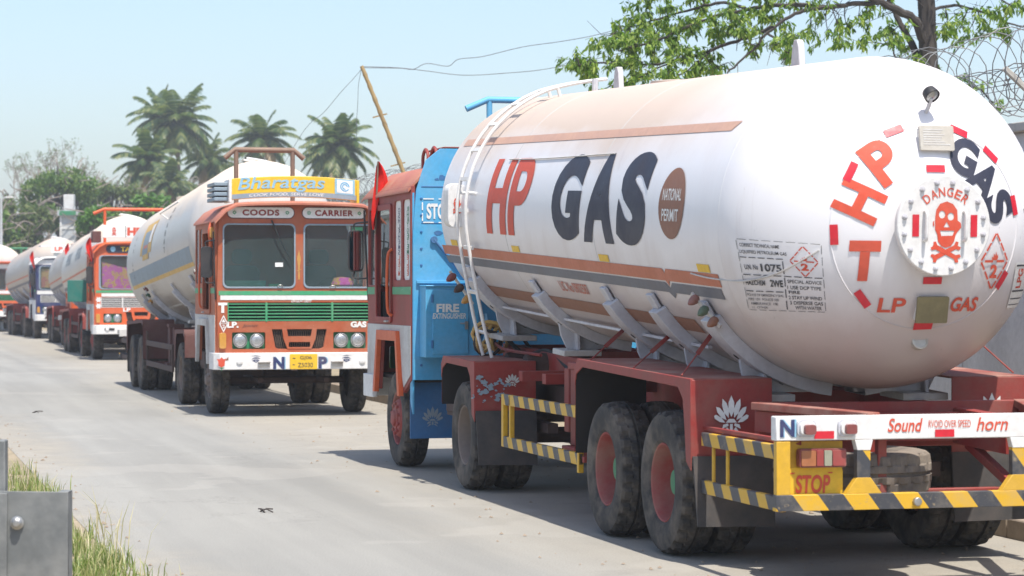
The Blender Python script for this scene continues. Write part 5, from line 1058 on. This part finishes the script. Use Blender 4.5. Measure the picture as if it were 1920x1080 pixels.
tanker(spec(loc=(-23.1, 114.0, 0), rz=ZR+R_(4), label='farthest tanker, only its orange cab corner showing at the left picture edge', cab='orange', lower='orange', archcol='red', roof='orange', band='white', frontrim='rim_grey', driverim='rim_grey', tandemrim='rim_grey', tank=(1.2, 8.6, -10.7, 2.40, TILT), tankmat='tank_dusty', tankdeco=deco_tank_plain, frontdeco=deco_front_simple, seed=6))
# ------------------------------------------------------------------ boundary wall and wire
wl = empty('boundary_wall', road(5.0, 20), YAW); tag(wl, 'long grey stained concrete boundary wall behind the parked tankers', 'wall')
WT = 3.42
b = MB(); U0, U1 = -34, 60
for i in range(24): b.b2(0, .22, U0+i*4, U0+i*4+3.99, -.05, WT-.09, 'wall_concrete')
for i in range(25): b.b2(-.05, .0, U0+i*4-.17, U0+i*4+.17, -.05, WT-.09, 'wall_concrete')
b.build('panels', wl, .01)
b = MB(); b.b2(-.09, .31, U0, U1, WT-.09, WT, 'coping'); b.build('coping', wl, .01)
def bracket(u):
    b = MB(); b.bar((.1, u, WT), (.1, u, WT+.26), .07, .07, 'coping', (0, 1, 0)); b.bar((.1, u, WT+.22), (-.22, u, WT+.5), .05, .05, 'coping', (0, 1, 0)); b.bar((.1, u, WT+.22), (.42, u, WT+.5), .05, .05, 'coping', (0, 1, 0)); b.build('wire_bracket', wl, .008)
for u in range(-34, 61, 4): bracket(u+2.45-.0)
rw = empty('razor_wire', road(5.1, 20, WT), YAW); tag(rw, 'coiled razor wire running along the top of the concrete wall', 'razor wire')
def coil(u0, u1, rad, z, step, x, ph):
    b = MB(); pts = []; u = u0; k_ = 0; n = 16; rv = random.Random(int(ph*10))
    jit = 1
    while u < u1:
        a = 2*math.pi*k_/n+ph
        if k_ % n == 0: jit = rv.uniform(.85, 1.12); js = rv.uniform(.6, 1.4)
        pts.append((x+rad*jit*math.cos(a), u+.05*math.sin(a*2+k_*.05), z+rad*jit*math.sin(a))); u += step/n*js; k_ += 1
    b.tube(pts, .0055, 'razor', 4); return b
coil(-30, 36, .34, .56, .30, 0, 0).build('coil', rw, smooth=False); coil(-30, 36, .25, .33, .27, 0, 2).build('coil', rw, smooth=False)
b = MB()
for x, z in ((-.22, .5), (.3, .5), (-.1, .38), (.18, .38), (0, .14)): b.tube([(x, -34, z), (x, 40, z)], .004, 'razor', 4)
for i in range(420):
    x, z = random.choice(((-.22, .5), (.3, .5), (0, .14), (-.1, .38))); u = random.uniform(-30, 30); b.box((x, u, z), (.006, .05, .02), 'razor', R=Matrix.Rotation(random.uniform(0, 3), 3, 'Y'))
b.build('strand', rw, smooth=False)

# ------------------------------------------------------------------ bamboo pole and overhead wires
PB = at(902, 744, 44); PB.z = 0.1; PT = at(677, 124, 44)
bp = empty('bamboo_pole', PB); tag(bp, 'leaning yellow bamboo pole with two short pegs carrying the wires', 'pole')
b = MB(); d = PT-PB; n = 26; pts = []; rs = []
for i in range(n+1):
    t = i/n
    for q, e in ((0, 1.0), (.012, 1.22), (.024, 1.0)):
        if t+q <= 1: pts.append(d*(t+q)+Vector((.06*math.sin(t*3), 0, 0))*(1 if t < 1 else 1)); rs.append((.044-.010*t)*e)
b.tube(pts, rs, 'bamboo', 10); b.build('stem', bp)
for t in (.695, .845):
    b = MB(); c_ = d*t; b.bar(c_+Vector((-.12, -.03, -.02)), c_+Vector((.13, .03, .05)), .025, .025, 'bamboo'); b.build('peg', bp)
def wire(lab, pts, r=.006):
    b = MB(); b.tube(smoothpath(pts, 5), r, 'wire', 5); o = b.build('overhead_wire'); tag(o, lab, 'wire', 'thin wires strung from the bamboo pole')
wire('lower wire from the pole top into the left tip of the tree', [at(680, 125, 44), at(745, 127, 44), at(800, 133, 44), at(870, 141, 44), at(950, 137, 44), at(1020, 130, 44), at(1110, 112, 44), at(1200, 90, 44)])
wire('upper wavy wire rising from the pole towards the tree', [at(682, 127, 43.6), at(750, 128, 43.6), at(775, 130, 43.6), at(800, 119, 43.6), at(840, 124, 43.6), at(860, 111, 43.6), at(905, 106, 43.6), at(980, 88, 43.6), at(1050, 78, 43.6), at(1120, 65, 43.6), at(1210, 40, 43.6)])
wire('slack wire falling left from the pole towards the palms', [at(679, 128, 44), at(664, 146, 44), at(640, 172, 44), at(606, 212, 46), at(570, 245, 50), at(520, 330, 60)], .0045)
wire('loose wire end hanging straight down beside the pole', [at(678, 128, 44), at(672, 160, 44), at(671, 190, 44), at(669, 220, 44), at(668, 262, 44)], .0045)

# ------------------------------------------------------------------ trees
def leaf(V, F, p, d, up, L_, W_):
    d = d.normalized(); s = d.cross(up); s = s.normalized() if s.length > 1e-4 else d.orthogonal(); nn = s.cross(d); b = len(V)
    V += [p, p+d*L_*.35+s*W_*.5-nn*W_*.05, p+d*L_*.38+nn*W_*.14-nn*W_*.0, p+d*L_*.35-s*W_*.5-nn*W_*.05, p+d*L_*.74+s*W_*.36-nn*L_*.07, p+d*L_*.74-s*W_*.36-nn*L_*.07, p+d*L_-nn*L_*.17, p+d*L_*.74-nn*L_*.045]
    F += [(b, b+1, b+2), (b, b+2, b+3), (b+1, b+4, b+7, b+2), (b+2, b+7, b+5, b+3), (b+4, b+6, b+7), (b+7, b+6, b+5)]
rt = random.Random(21)
def rv3(r=rt): 
    while True:
        v = Vector((r.uniform(-1, 1), r.uniform(-1, 1), r.uniform(-1, 1)))
        if 0 < v.length <= 1: return v
DT = 42.0
tb = at(1742, 700, DT); tb.z = 0
tree = empty('broadleaf_tree', tb); tag(tree, 'leafy broadleaf tree with dark trunk spreading above the concrete wall', 'tree')
o_ = -tb
lims = [[(1742, 620, 0), (1744, 300, 0), (1741, 130, 0), (1738, 40, 0), (1736, -60, 0), (1745, -200, .5)],
        [(1739, 95, 0), (1715, 40, -.2), (1680, 18, -.4), (1645, 2, -.6), (1590, -20, -.8), (1500, -60, -1)],
        [(1741, 150, 0), (1722, 110, .2), (1698, 60, .4), (1672, 15, .5), (1650, -40, .6)],
        [(1650, 5, -.6), (1600, 8, -.7), (1550, 14, -.8), (1490, 26, -.9), (1440, 62, -1), (1410, 95, -1.1), (1362, 138, -1.2)],
        [(1550, 14, -.8), (1480, 10, -.6), (1400, 18, -.4), (1310, 42, -.3), (1230, 78, -.2), (1160, 95, 0)],
        [(1450, 50, -1), (1400, 70, -.7), (1340, 92, -.5), (1270, 112, -.4), (1200, 122, -.3), (1120, 118, -.2), (1085, 122, -.2)],
        [(1400, 18, -.4), (1350, 5, 0), (1290, 20, .3), (1220, 40, .5), (1150, 62, .5)],
        [(1440, 62, -1), (1480, 90, -1.4), (1466, 120, -1.5)],
        [(1742, 20, 0), (1790, 10, .4), (1840, 22, .6), (1895, 45, .7), (1930, 52, .8)],
        [(1738, -30, 0), (1800, -40, .3), (1860, -10, .4), (1905, 15, .4)],
        [(1743, 250, 0), (1790, 170, .5), (1830, 165, .6), (1862, 195, .7)],
        [(1743, 200, 0), (1690, 130, -.5), (1675, 90, -.6)], [(1736, -60, 0), (1640, -110, .5), (1500, -120, 1), (1350, -80, 1)], [(1590, -20, -.8), (1480, -50, .3), (1330, -50, .5), (1230, -15, .5)],
        [(1736, -60, 0), (1790, -180, .4), (1860, -260, .6)], [(1742, -150, .4), (1690, -260, -.3), (1610, -330, -.5)], [(1745, -200, .5), (1760, -320, .8), (1750, -420, .8)], [(1340, 92, -.5), (1280, 138, -.6), (1235, 160, -.6)], [(1270, 112, -.4), (1210, 140, -.3), (1168, 158, -.3)]]
r0 = [.175, .09, .085, .045, .042, .035, .032, .022, .03, .03, .035, .03, .05, .045, .05, .05, .06, .018, .016]
b = MB(); allp = []
for lm, r in zip(lims, r0):
    P3 = smoothpath([at(x, y, DT+dd)+o_ for x, y, dd in lm], 6); m_ = len(P3)
    P3 = [p+rv3()*.02*(1 if r < .1 else .4) for p in P3]; b.tube(P3, [max(.006, r*(1-.68*i/m_)) if r < .17 else r*(1-.25*i/m_) for i in range(m_)], 'bark', 8 if r > .05 else 6); allp += P3
b.build('trunk', tree)
clus = [(1085, 123), (1100, 115), (1112, 128), (1138, 68), (1158, 55), (1165, 80), (1200, 28), (1215, 14), (1222, 60), (1195, 60), (1240, 38), (1250, 70), (1180, 95), (1190, 140), (1205, 122), (1165, 158), (1120, 172), (1228, 100), (1250, 145), (1240, 160), (1290, 58), (1300, 38), (1280, 112), (1310, 122), (1262, 95), (1335, 88), (1340, 55), (1385, 38), (1420, 28), (1450, 45), (1470, 100), (1464, 118), (1475, 80), (1500, 30), (1515, 55), (1530, 40), (1560, 50), (1545, 70), (1600, 40), (1580, 62), (1562, 82), (1622, 25), (1640, 15), (1680, 50), (1612, 85), (1640, 78), (1665, 70), (1720, 105), (1700, 80), (1660, 92), (1772, 48), (1764, 62), (1780, 40), (1820, 42), (1830, 50), (1850, 30), (1868, 25), (1860, 50), (1900, 45), (1910, 8), (1895, 52), (1890, 12), (1765, 130), (1800, 140), (1790, 155), (1858, 195), (1872, 190), (1835, 160), (1255, 15), (1320, 8), (1370, 60), (1400, 90), (1330, 130), (1300, 140), (1430, 8), (1480, 8), (1215, -20), (1290, -25), (1380, -30), (1460, -30), (1560, -20), (1640, -50), (1700, -40), (1760, -60), (1820, -60), (1880, -50), (1500, -90), (1600, -120), (1400, -90), (1730, -130)]
V = []; F = []; tw = MB()
clus += [(1740+rt.gauss(0, 130), -230+rt.gauss(0, 100)) for q in range(50)]
clus += [(cx+rt.gauss(0, 20), cy+rt.gauss(0, 13)) for cx, cy in clus if cx < 1490 and rt.random() < .75]
for cx, cy in clus:
    c_ = at(cx, cy, DT)+o_; near = min(allp, key=lambda p: (p.x-c_.x)**2+(p.z-c_.z)**2); c_.y = near.y+rt.uniform(-.35, .35)
    dense = cx < 1480
    tw.tube(smoothpath([near, (near*.5+c_*.5)+rv3()*.08, c_+rv3()*.05], 3), [.010]*4+[.007]*2+[.005], 'bark', 5)
    for k_ in range(5 if dense else 4):
        e = c_+Vector((rt.gauss(0, .17), rt.gauss(0, .22), rt.gauss(0, .13))); tw.tube([c_, (c_+e)/2+rv3()*.04, e], .004, 'bark', 4)
        for q in range(16 if dense else 13):
            p = c_.lerp(e, rt.uniform(.25, 1.0))+rv3()*.06; dd = (rv3()*.8+Vector((0, 0, -.75))+(e-c_)*.8); leaf(V, F, p, dd, rv3()+Vector((0, 0, .6)), rt.uniform(.09, .165), rt.uniform(.03, .054))
for i in range(110):                                  # bare twigs
    p = rt.choice(allp[30:]); tw.tube([p, p+rv3()*.2+Vector((-.1, 0, -.05)), p+rv3()*.5+Vector((-.25, 0, -.12))], [.008, .006, .003], 'bark', 4)
tw.build('twigs', tree, smooth=False); b = MB(); b.add(V, F, 'leaf_fresh'); b.build('foliage', tree, smooth=False)

def palm(lab, px, py, D, h_extra=0, fl=3.6, n=26, lean=(0, 0), seed=1, fan=False):
    r = random.Random(seed); top = at(px, py, D); base = Vector((top.x+lean[0], top.y+lean[1], 0)); t = empty('palm_tree', base); tag(t, lab, 'palm tree', 'palm trees behind the lorries')
    tp = top-base; b = MB(); pts = [Vector((0, 0, 0)), tp*.35+Vector((-lean[0]*.2, 0, 0)), tp*.7+Vector((-lean[0]*.12, 0, 0)), tp]; pts = smoothpath(pts, 6); b.tube(pts, [.26-.12*i/len(pts) for i in range(len(pts))], 'palm_trunk', 9); b.build('trunk', t)
    V = []; F = []; ndead = 0
    n = int(n*1.3)
    for k_ in range(n):
        if k_ == n-r.choice((2, 3, 5)) and not ndead: ndead = len(F)
        az = k_*2.39996+r.uniform(-.25, .25); el = R_(80-125*(k_/n)**.85+r.uniform(-8, 8)); L_ = fl*r.uniform(.82, 1.08); seg = 16; p = tp.copy(); d0 = Vector((math.cos(az)*math.cos(el), math.sin(az)*math.cos(el), math.sin(el))); path = []
        for s in range(seg+1): path.append(p.copy()); p = p+d0*(L_/seg); d0 = (d0+Vector((0, 0, -.062-.055*s/seg))).normalized()
        tw_ = r.uniform(-.5, .5)
        for s in range(1, seg):
            d1 = (path[s+1]-path[s]).normalized(); sd = d1.cross(Vector((0, 0, 1))); sd = sd.normalized() if sd.length > .05 else Vector((math.sin(az), -math.cos(az), 0)); up = sd.cross(d1)
            ll = .95*math.sin(math.pi*(.12+.80*s/seg))**.8*fl/3.6
            for sgn in (-1, 1):
                for hlf in (0, .5):
                    q = path[s]+d1*(L_/seg)*hlf; dr = (sd*sgn*(.85)+d1*.55+up*(.12+tw_*.2*sgn)+Vector((0, 0, -.42-.2*r.random()))).normalized(); e = q+dr*ll*r.uniform(.8, 1.08)+Vector((0, 0, -.10)); w_ = d1*.075
                    b_ = len(V); m_ = q.lerp(e, .5)+Vector((0, 0, .05)); V += [q-w_*.6, q+w_*.6, m_+w_, m_-w_, e]; F += [(b_, b_+1, b_+2, b_+3), (b_+3, b_+2, b_+4)]
        b_ = len(V); 
        for s in range(seg+1): ww = .035*(1-s/seg)+.008; V += [path[s]+Vector((0, 0, ww)), path[s]-Vector((0, 0, ww))]
        F += [(b_+2*s, b_+2*s+1, b_+2*s+3, b_+2*s+2) for s in range(seg)]
    ndead = ndead or len(F); c_ = MB(); c_.add(V, F[:ndead], 'leaf_palm'); i_ = c_.k('dead_frond'); c_.f += F[ndead:]; c_.mi += [i_]*(len(F)-ndead); c_.build('crown', t, smooth=False)
    nb = MB()
    for k_ in range(9): a = r.uniform(0, 6.28); nb.lathe([(0, -.14), (.10, -.09), (.12, 0), (.09, .1), (0, .14)], 'amber' if k_ % 3 == 0 else 'leaf_palm', Matrix.Translation(tp+Vector((.28*math.cos(a), .28*math.sin(a), -.32-r.random()*.25))), 8)
    nb.build('coconuts', t)
palm('tallest coconut palm with a slender trunk left of the orange tanker', 333, 232, 200, fl=3.7, n=34, lean=(.4, 0), seed=3)
palm('second tall palm crown tucked close against the left of the tallest palm', 300, 222, 212, fl=3.2, n=22, lean=(-.5, 0), seed=4)
palm('short bushy palm below and left of the tallest palm', 276, 305, 190, fl=3.0, n=30, seed=5)
palm('low palm just right of the tallest palm trunk', 390, 302, 205, fl=2.9, n=24, seed=6)
palm('coconut palm behind the pipe frame on the orange tanker', 492, 262, 200, fl=3.2, n=28, seed=7)
palm('full coconut palm with drooping fronds directly right of the pipe frame', 634, 275, 180, fl=3.1, n=34, seed=8)
palm('thin palm half hidden behind the full drooping palm', 612, 292, 200, fl=2.7, n=20, seed=10)
palm('lowest small palm under the tallest palm', 318, 345, 185, fl=2.4, n=20, seed=12)

def bush_tree(lab, px, py, rx, rz, D, mat, nleaf, seed, cat='tree', name='leafy_tree', twigs=60, ls=(.28, .5)):
    r = random.Random(seed); top = at(px, py, D); base = Vector((top.x, D, 0)); t = empty(name, base); tag(t, lab, cat, 'trees and bushes behind the lorries'); k = D/FPX
    RX, RZ = rx*k, rz*k; cz = top.z; c0 = Vector((0, 0, cz)); V = []; F = []; b = MB()
    b.tube([(0, 0, 0), (.1, 0, cz*.5), (0, 0, cz)], [.28, .2, .08], 'bark', 7); b.build('trunk', t); tw = MB()
    cl = []
    for i in range(34):
        v = rv3(r); v = v.normalized()*(v.length**.4); cl.append((Vector((v.x*RX, v.y*RX*.8, cz+v.z*RZ)), r.uniform(.16, .34)*min(RX, RZ*1.3)))
    for c_, rad in cl: tw.tube(smoothpath([(0, 0, cz*.5), c0.lerp(c_, .5)+rv3(r)*.3, c_], 3), [.09]*4+[.05, .04, .02], 'bark', 5)
    for i in range(nleaf):
        c_, rad = r.choice(cl); v = rv3(r); v = v.normalized()*(v.length**.55); p = c_+Vector((v.x*1.25, v.y*1.2, v.z*.9))*rad; leaf(V, F, p, rv3(r)+Vector((0, 0, -.25)), rv3(r)+Vector((0, 0, .8)), r.uniform(*ls), r.uniform(*ls)*.5)
    for i in range(twigs):
        c_, rad = r.choice(cl); q = c_+rv3(r)*rad*1.1; s_ = Vector((q.x*.3, q.y*.3, abs(q.z-cz)*.2)).normalized() if q.length else Vector((0, 0, 1)); tw.tube(smoothpath([q, q+rv3(r)*.5+s_*.5, q+rv3(r)*.8+s_*1.2], 3), [.05]*4+[.035, .03, .015], 'dry_twig', 4)
    tw.build('branches', t, smooth=False); f = MB(); f.add(V, F, mat); f.build('crown', t, smooth=False)
bush_tree('broad olive green tree with pale bare branches above the navy cab', 120, 385, 80, 55, 165, 'leaf_bush', 9000, 31, twigs=60, ls=(.22, .4))
bush_tree('grey green thicket at the far left behind the street lamp', 30, 420, 55, 50, 160, 'leaf_dull', 6500, 32, twigs=60, ls=(.22, .4))
bush_tree('dull scrubby tree between the white tower and the palms', 205, 395, 55, 50, 172, 'leaf_dull', 6500, 33, twigs=60, ls=(.22, .4))
bush_tree('dark green bush low behind the HP roof sign', 200, 430, 50, 34, 150, 'leaf_bush', 3200, 34, twigs=20)
bush_tree('fresh bright green bush right under the palms', 285, 388, 32, 20, 150, 'leaf_bright', 1500, 35, twigs=6)
bush_tree('bright green shrub behind the orange pipe frame', 180, 410, 30, 16, 140, 'leaf_bright', 1300, 36, twigs=6)
bush_tree('dark clump of foliage filling the gap below the palms', 320, 375, 60, 30, 195, 'leaf_palm', 2200, 37, twigs=20)
bush_tree('olive bush above the farthest tanker', -30, 440, 60, 40, 150, 'leaf_bush', 2000, 38, twigs=60)
bush_tree('hazy mid green tree between the palms and the pipe frame', 430, 345, 60, 34, 215, 'leaf_palm', 2000, 39, twigs=10)
bush_tree('low scrub on the horizon right of the pipe frame', 600, 380, 110, 26, 215, 'leaf_dull', 2400, 40, twigs=40)

def bare_tree(lab, px, py, top, spread, D, seed):
    r = random.Random(seed); k = D/FPX; base = at(px, py, D); t = empty('bare_tree', Vector((base.x, D, 0))); tag(t, lab, 'tree', 'trees and bushes behind the lorries'); b = MB(); f = MB(); V = []; F = []
    z0 = base.z; H_ = (py-top)*k; SP = spread*k
    b.tube([(0, 0, 0), (0, 0, z0)], [.20, .13], 'dry_twig', 6)
    def grow(p, d, L_, rad, lv):
        pts = [p]; q = p
        for i in range(4): d = (d+rv3(r)*.22+Vector((0, 0, .05))).normalized(); q = q+d*L_/4; pts.append(q)
        b.tube(pts, [rad*(1-.1*i) for i in range(5)], 'dry_twig', 4)
        if lv == 0:
            for i in range(2): leaf(V, F, q+rv3(r)*.15, rv3(r), rv3(r), .16, .07)
            return
        for i in range(2 if lv > 2 else 3): grow(pts[r.choice((2, 3, 4, 4))], (d+rv3(r)*.8+Vector((0, 0, .12))).normalized(), L_*r.uniform(.6, .85), max(.012, rad*.6), lv-1)
    for a in range(6):
        an = a*1.05+r.random()*.5; grow(Vector((0, 0, z0*(.9+.02*a))), Vector((math.cos(an)*SP, .5*math.sin(an)*SP, H_*.9)).normalized(), H_*.42, .07, 4)
    b.build('trunk', t, smooth=False); f.add(V, F, 'leaf_dull'); f.build('foliage', t, smooth=False)
bare_tree('leafless tree with fine twigs standing above the olive tree', 138, 365, 288, 62, 185, 5)
bare_tree('faint bare tree far left of the leafless twigs', 45, 380, 300, 55, 200, 6)
bare_tree('second leafless tree reaching left of the white tower', 92, 375, 275, 45, 190, 7)
bare_tree('small bare tree beside the short bushy palm', 215, 400, 325, 40, 175, 8)

# ------------------------------------------------------------------ far structures
b = MB(); D = 150; k = D/FPX; p = at(130, 470, D); tw = empty('water_tower', (p.x, D, 0)); tag(tw, 'small white and grey tower rising out of the trees', 'tower')
zz = lambda py: EYE-(py-HOR)*k
b.b2(-.30, .30, -.3, .3, zz(395), zz(365), 'tower_white'); b.build('tank_head', tw, .03)
b = MB(); b.b2(-.62, .62, -.6, .6, zz(405), zz(395), 'tower_grey')
for i in range(9): x = -.62+1.24*i/8; b.tube([(x, -.6, zz(395)), (x, -.6, zz(388))], .02, 'tower_grey', 5)
b.b2(-.5, .5, -.62, -.58, zz(404), zz(396), 'green'); b.build('balcony', tw, .01)
b = MB(); b.b2(-.46, .46, -.4, .4, 0, zz(405), 'tower_grey')
for s in (-1, 1): b.b2(s*.38, s*.5, -.45, -.38, 0, zz(405), 'tower_white')
for z in (430, 455): b.b2(-.5, .5, -.44, -.40, zz(z), zz(z-4), 'tower_white')
b.build('shaft', tw, .01)
b = MB(); D = 120; p = at(2, 560, D); lp = empty('street_lamp', (p.x, D, 0)); tag(lp, 'pale street lamp post at the far left picture edge', 'street lamp'); k = D/FPX
b.tube([(0, 0, 0), (0, 0, EYE+(545-372)*k)], [.10, .06], 'tower_grey', 10); b.build('post', lp)
b = MB(); z = EYE+(545-372)*k; b.tube(smoothpath([(0, 0, z-.1), (.15, 0, z+.02), (.35, 0, z+.05)], 4), .035, 'tower_grey', 8); b.shape([rr(.2, -.09, .62, .09, .07)], .08, 'tower_white', Matrix.Translation((0, 0, z+.02))); b.build('lamp_head', lp, .02)
b = MB(); D = 128; p = at(40, 445, D); rl = empty('green_gantry', (p.x, D, 0)); tag(rl, 'low green railing gantry behind the farthest tanker', 'railing'); k = D/FPX; z = EYE+(545-466)*k
for x in (-1.2, 0, 1.2): b.tube([(x, 0, 0), (x, 0, z)], .05, 'green', 6)
b.build('posts', rl); b = MB(); b.tube([(-1.5, 0, z), (1.5, 0, z)], .06, 'green', 6); b.tube([(-1.5, 0, z-.4), (1.5, 0, z-.4)], .05, 'green', 6); b.build('rails', rl)

# ------------------------------------------------------------------ guard rail in the left foreground
gd = empty('guard_rail', at(60, 1300, 12.6)); gd.location.z = 0; tag(gd, 'grey galvanised crash barrier end with a round bolt, bottom left corner', 'guard rail')
GX = Matrix.Translation((0, 0, 0)) @ Matrix.Rotation(YAW+R_(2), 4, 'Z')
def wbeam(y0, y1, x, mat, name):                      # W profile along local Y, bulging to +x
    pf = [(0, .52), (.02, .55), (.075, .60), (.075, .66), (.015, .71), (.015, .76), (.075, .81), (.075, .86), (.02, .90), (0, .92)]; e = MB(); m_ = len(pf)
    V_ = [(x+a*s_+t_, y, z) for t_ in (0, .008) for y in (y0, y1) for a, z in pf for s_ in (1,)]
    F_ = [(j, j+1, m_+j+1, m_+j) for j in range(m_-1)]+[(2*m_+j, 3*m_+j, 3*m_+j+1, 2*m_+j+1) for j in range(m_-1)]+[(j, 2*m_+j, 2*m_+j+1, j+1) for j in range(m_-1)]+[(m_+j, m_+j+1, 3*m_+j+1, 3*m_+j) for j in range(m_-1)]
    return e.add(V_, F_, mat)
kk = 12.6/FPX
pz = lambda py: EYE-(py-HOR)*kk
e = MB(); x0 = -60*kk; x1 = 68*kk
e.shape([[(x0+.03, .30), (x1, .30), (x1, pz(922)), (x0-.1, pz(920)), (x0-.1, .30)]], .006, 'galv', frame((0, 0, 0), (1, 0, 0), (0, 0, 1), (0, -1, 0)))
e.b2(x1-.055, x1, -.0, .12, .30, pz(922), 'galv'); e.b2(-.5, -45*kk, -.03, -.008, .35, pz(924), 'galv'); e.build('spacer_block', gd, .006)
e = MB(); Xb = frame((-27*kk, -.012, pz(980)), (1, 0, 0), (0, 0, 1), (0, -1, 0)); e.lathe([(.034, 0), (.034, .006), (.026, .008), (.026, .022), (.016, .032), (0, .034)], 'steel', Xb, 20); e.build('bolt', gd)
e = MB(); e.b2(-.62, -52*kk, .02, .10, 0, pz(826), 'galv'); e.build('post', gd, .006)
e = wbeam(-9, -.2, -.75, 'galv', 'beam'); e.build('beam', gd, ang=30)

# ------------------------------------------------------------------ grass, weeds, litter
def tufts(name, lab, spots, seed, h=(.18, .5), mat='grass'):
    r = random.Random(seed); V = []; F = []
    for (p, rad, n) in spots:
        for i in range(n):
            q = p+Vector((r.gauss(0, rad), r.gauss(0, rad), 0)); q.z = p.z; L_ = r.uniform(*h); a = r.uniform(0, 6.28); ln = r.uniform(.1, .75); dx = Vector((math.cos(a), math.sin(a), 0)); s_ = Vector((-dx.y, dx.x, 0))*r.uniform(.003, .006); b_ = len(V)
            p1 = q+Vector((0, 0, L_*.5))+dx*L_*ln*.25; p2 = q+Vector((0, 0, L_*(.95-.3*ln)))+dx*L_*ln*.8
            V += [q-s_, q+s_, p1+s_*.8, p1-s_*.8, p2]; F += [(b_, b_+1, b_+2, b_+3), (b_+3, b_+2, b_+4)]
    e = MB(); e.add(V, F, mat); o = e.build(name, smooth=False); tag(o, lab, kind='stuff'); return o
rg = random.Random(9)
def gnd(px, py): D = FPX*EYE/(py-HOR); return Vector(((px-960)*D/FPX, D, 0))
sp_ = [(gnd(x, y), r, n) for x, y, r, n in ((60, 925, .12, 170), (80, 938, .09, 110), (40, 912, .12, 90), (25, 890, .1, 60), (148, 1040, .09, 170), (180, 1068, .11, 260), (150, 1085, .12, 200), (210, 1062, .07, 70), (150, 1010, .07, 50), (200, 1100, .15, 200))]
tufts('roadside_grass', 'dry and green grass tufts on the sandy verge behind the crash barrier', sp_, 3, (.06, .24))
tufts('dry_stalks', 'long pale dry stalks leaning over the road edge', [(gnd(190, 1040), .13, 16), (gnd(170, 1010), .10, 8), (gnd(60, 930), .12, 9), (gnd(215, 1070), .10, 8)], 4, (.25, .55), 'dry_grass')
wv = [(road(4.7+rg.uniform(-.15, .15), -14+i*.6+rg.uniform(-.2, .2), .12), .12, rg.randint(20, 110)) for i in range(80)]
tufts('verge_weeds', 'green weeds along the foot of the concrete wall', wv, 5, (.2, .75), 'leaf_bush')
def twig(px, py, s, lab, seed):
    r = random.Random(seed); p = gnd(px, py); e = MB()
    for i in range(4): a = r.uniform(0, 3.14); q = Vector((r.uniform(-.04, .04), r.uniform(-.05, .05), .012)); d_ = Vector((math.cos(a)*s, math.sin(a)*s, .01)); e.tube([q-d_, q+Vector((0, 0, .015)), q+d_], .006, 'bark', 5)
    o = e.build('dry_twig', loc=p); tag(o, lab, 'twig', 'litter on the road')
twig(68, 774, .07, 'dark dry twig lying alone on the road at far left', 1); twig(493, 960, .055, 'short dark twig lying on the open road in the foreground', 2)
sv = []; sf = []; rs_ = random.Random(12)
e = MB()
for i in range(900):
    v_ = rs_.choice((rs_.uniform(-.9, 2.8), rs_.uniform(-4.6, -3.4), rs_.gauss(2.5, .3))); u_ = rs_.uniform(-3, 24); p = road(v_, u_, .004); s = rs_.uniform(.006, .022)*(1.5 if rs_.random() < .08 else 1)
    vs = [p+Vector((s*rs_.uniform(.6, 1.2)*math.cos(a), s*rs_.uniform(.6, 1.2)*math.sin(a), 0)) for a in (0, 1.3, 2.5, 3.8, 5.1)]+[p+Vector((rs_.uniform(-.3, .3)*s, rs_.uniform(-.3, .3)*s, s*.7))]; e.add(vs, [(0, 1, 5), (1, 2, 5), (2, 3, 5), (3, 4, 5), (4, 0, 5)], 'kerb_concrete')
tag(e.build('gravel', smooth=False), 'scattered gravel and grit along the road edges', kind='stuff')

# ------------------------------------------------------------------ the thin hazy air
km = bpy.data.materials.new('air'); km.use_nodes = True; tt = km.node_tree; tt.nodes.clear()
oo = tt.nodes.new('ShaderNodeOutputMaterial'); vv = tt.nodes.new('ShaderNodeVolumePrincipled'); vv.inputs['Density'].default_value = .0009; vv.inputs['Color'].default_value = (.96, .98, 1, 1); vv.inputs['Anisotropy'].default_value = .3
tt.links.new(vv.outputs[0], oo.inputs['Volume']); M['air'] = km
o = MB().b2(-3200, 3200, -700, 4800, -1.1, 32, 'air').build('haze', smooth=False); tag(o, 'thin pale haze that fades the distant palms and lorries', kind='stuff')
S.cycles.volume_bounces = 0
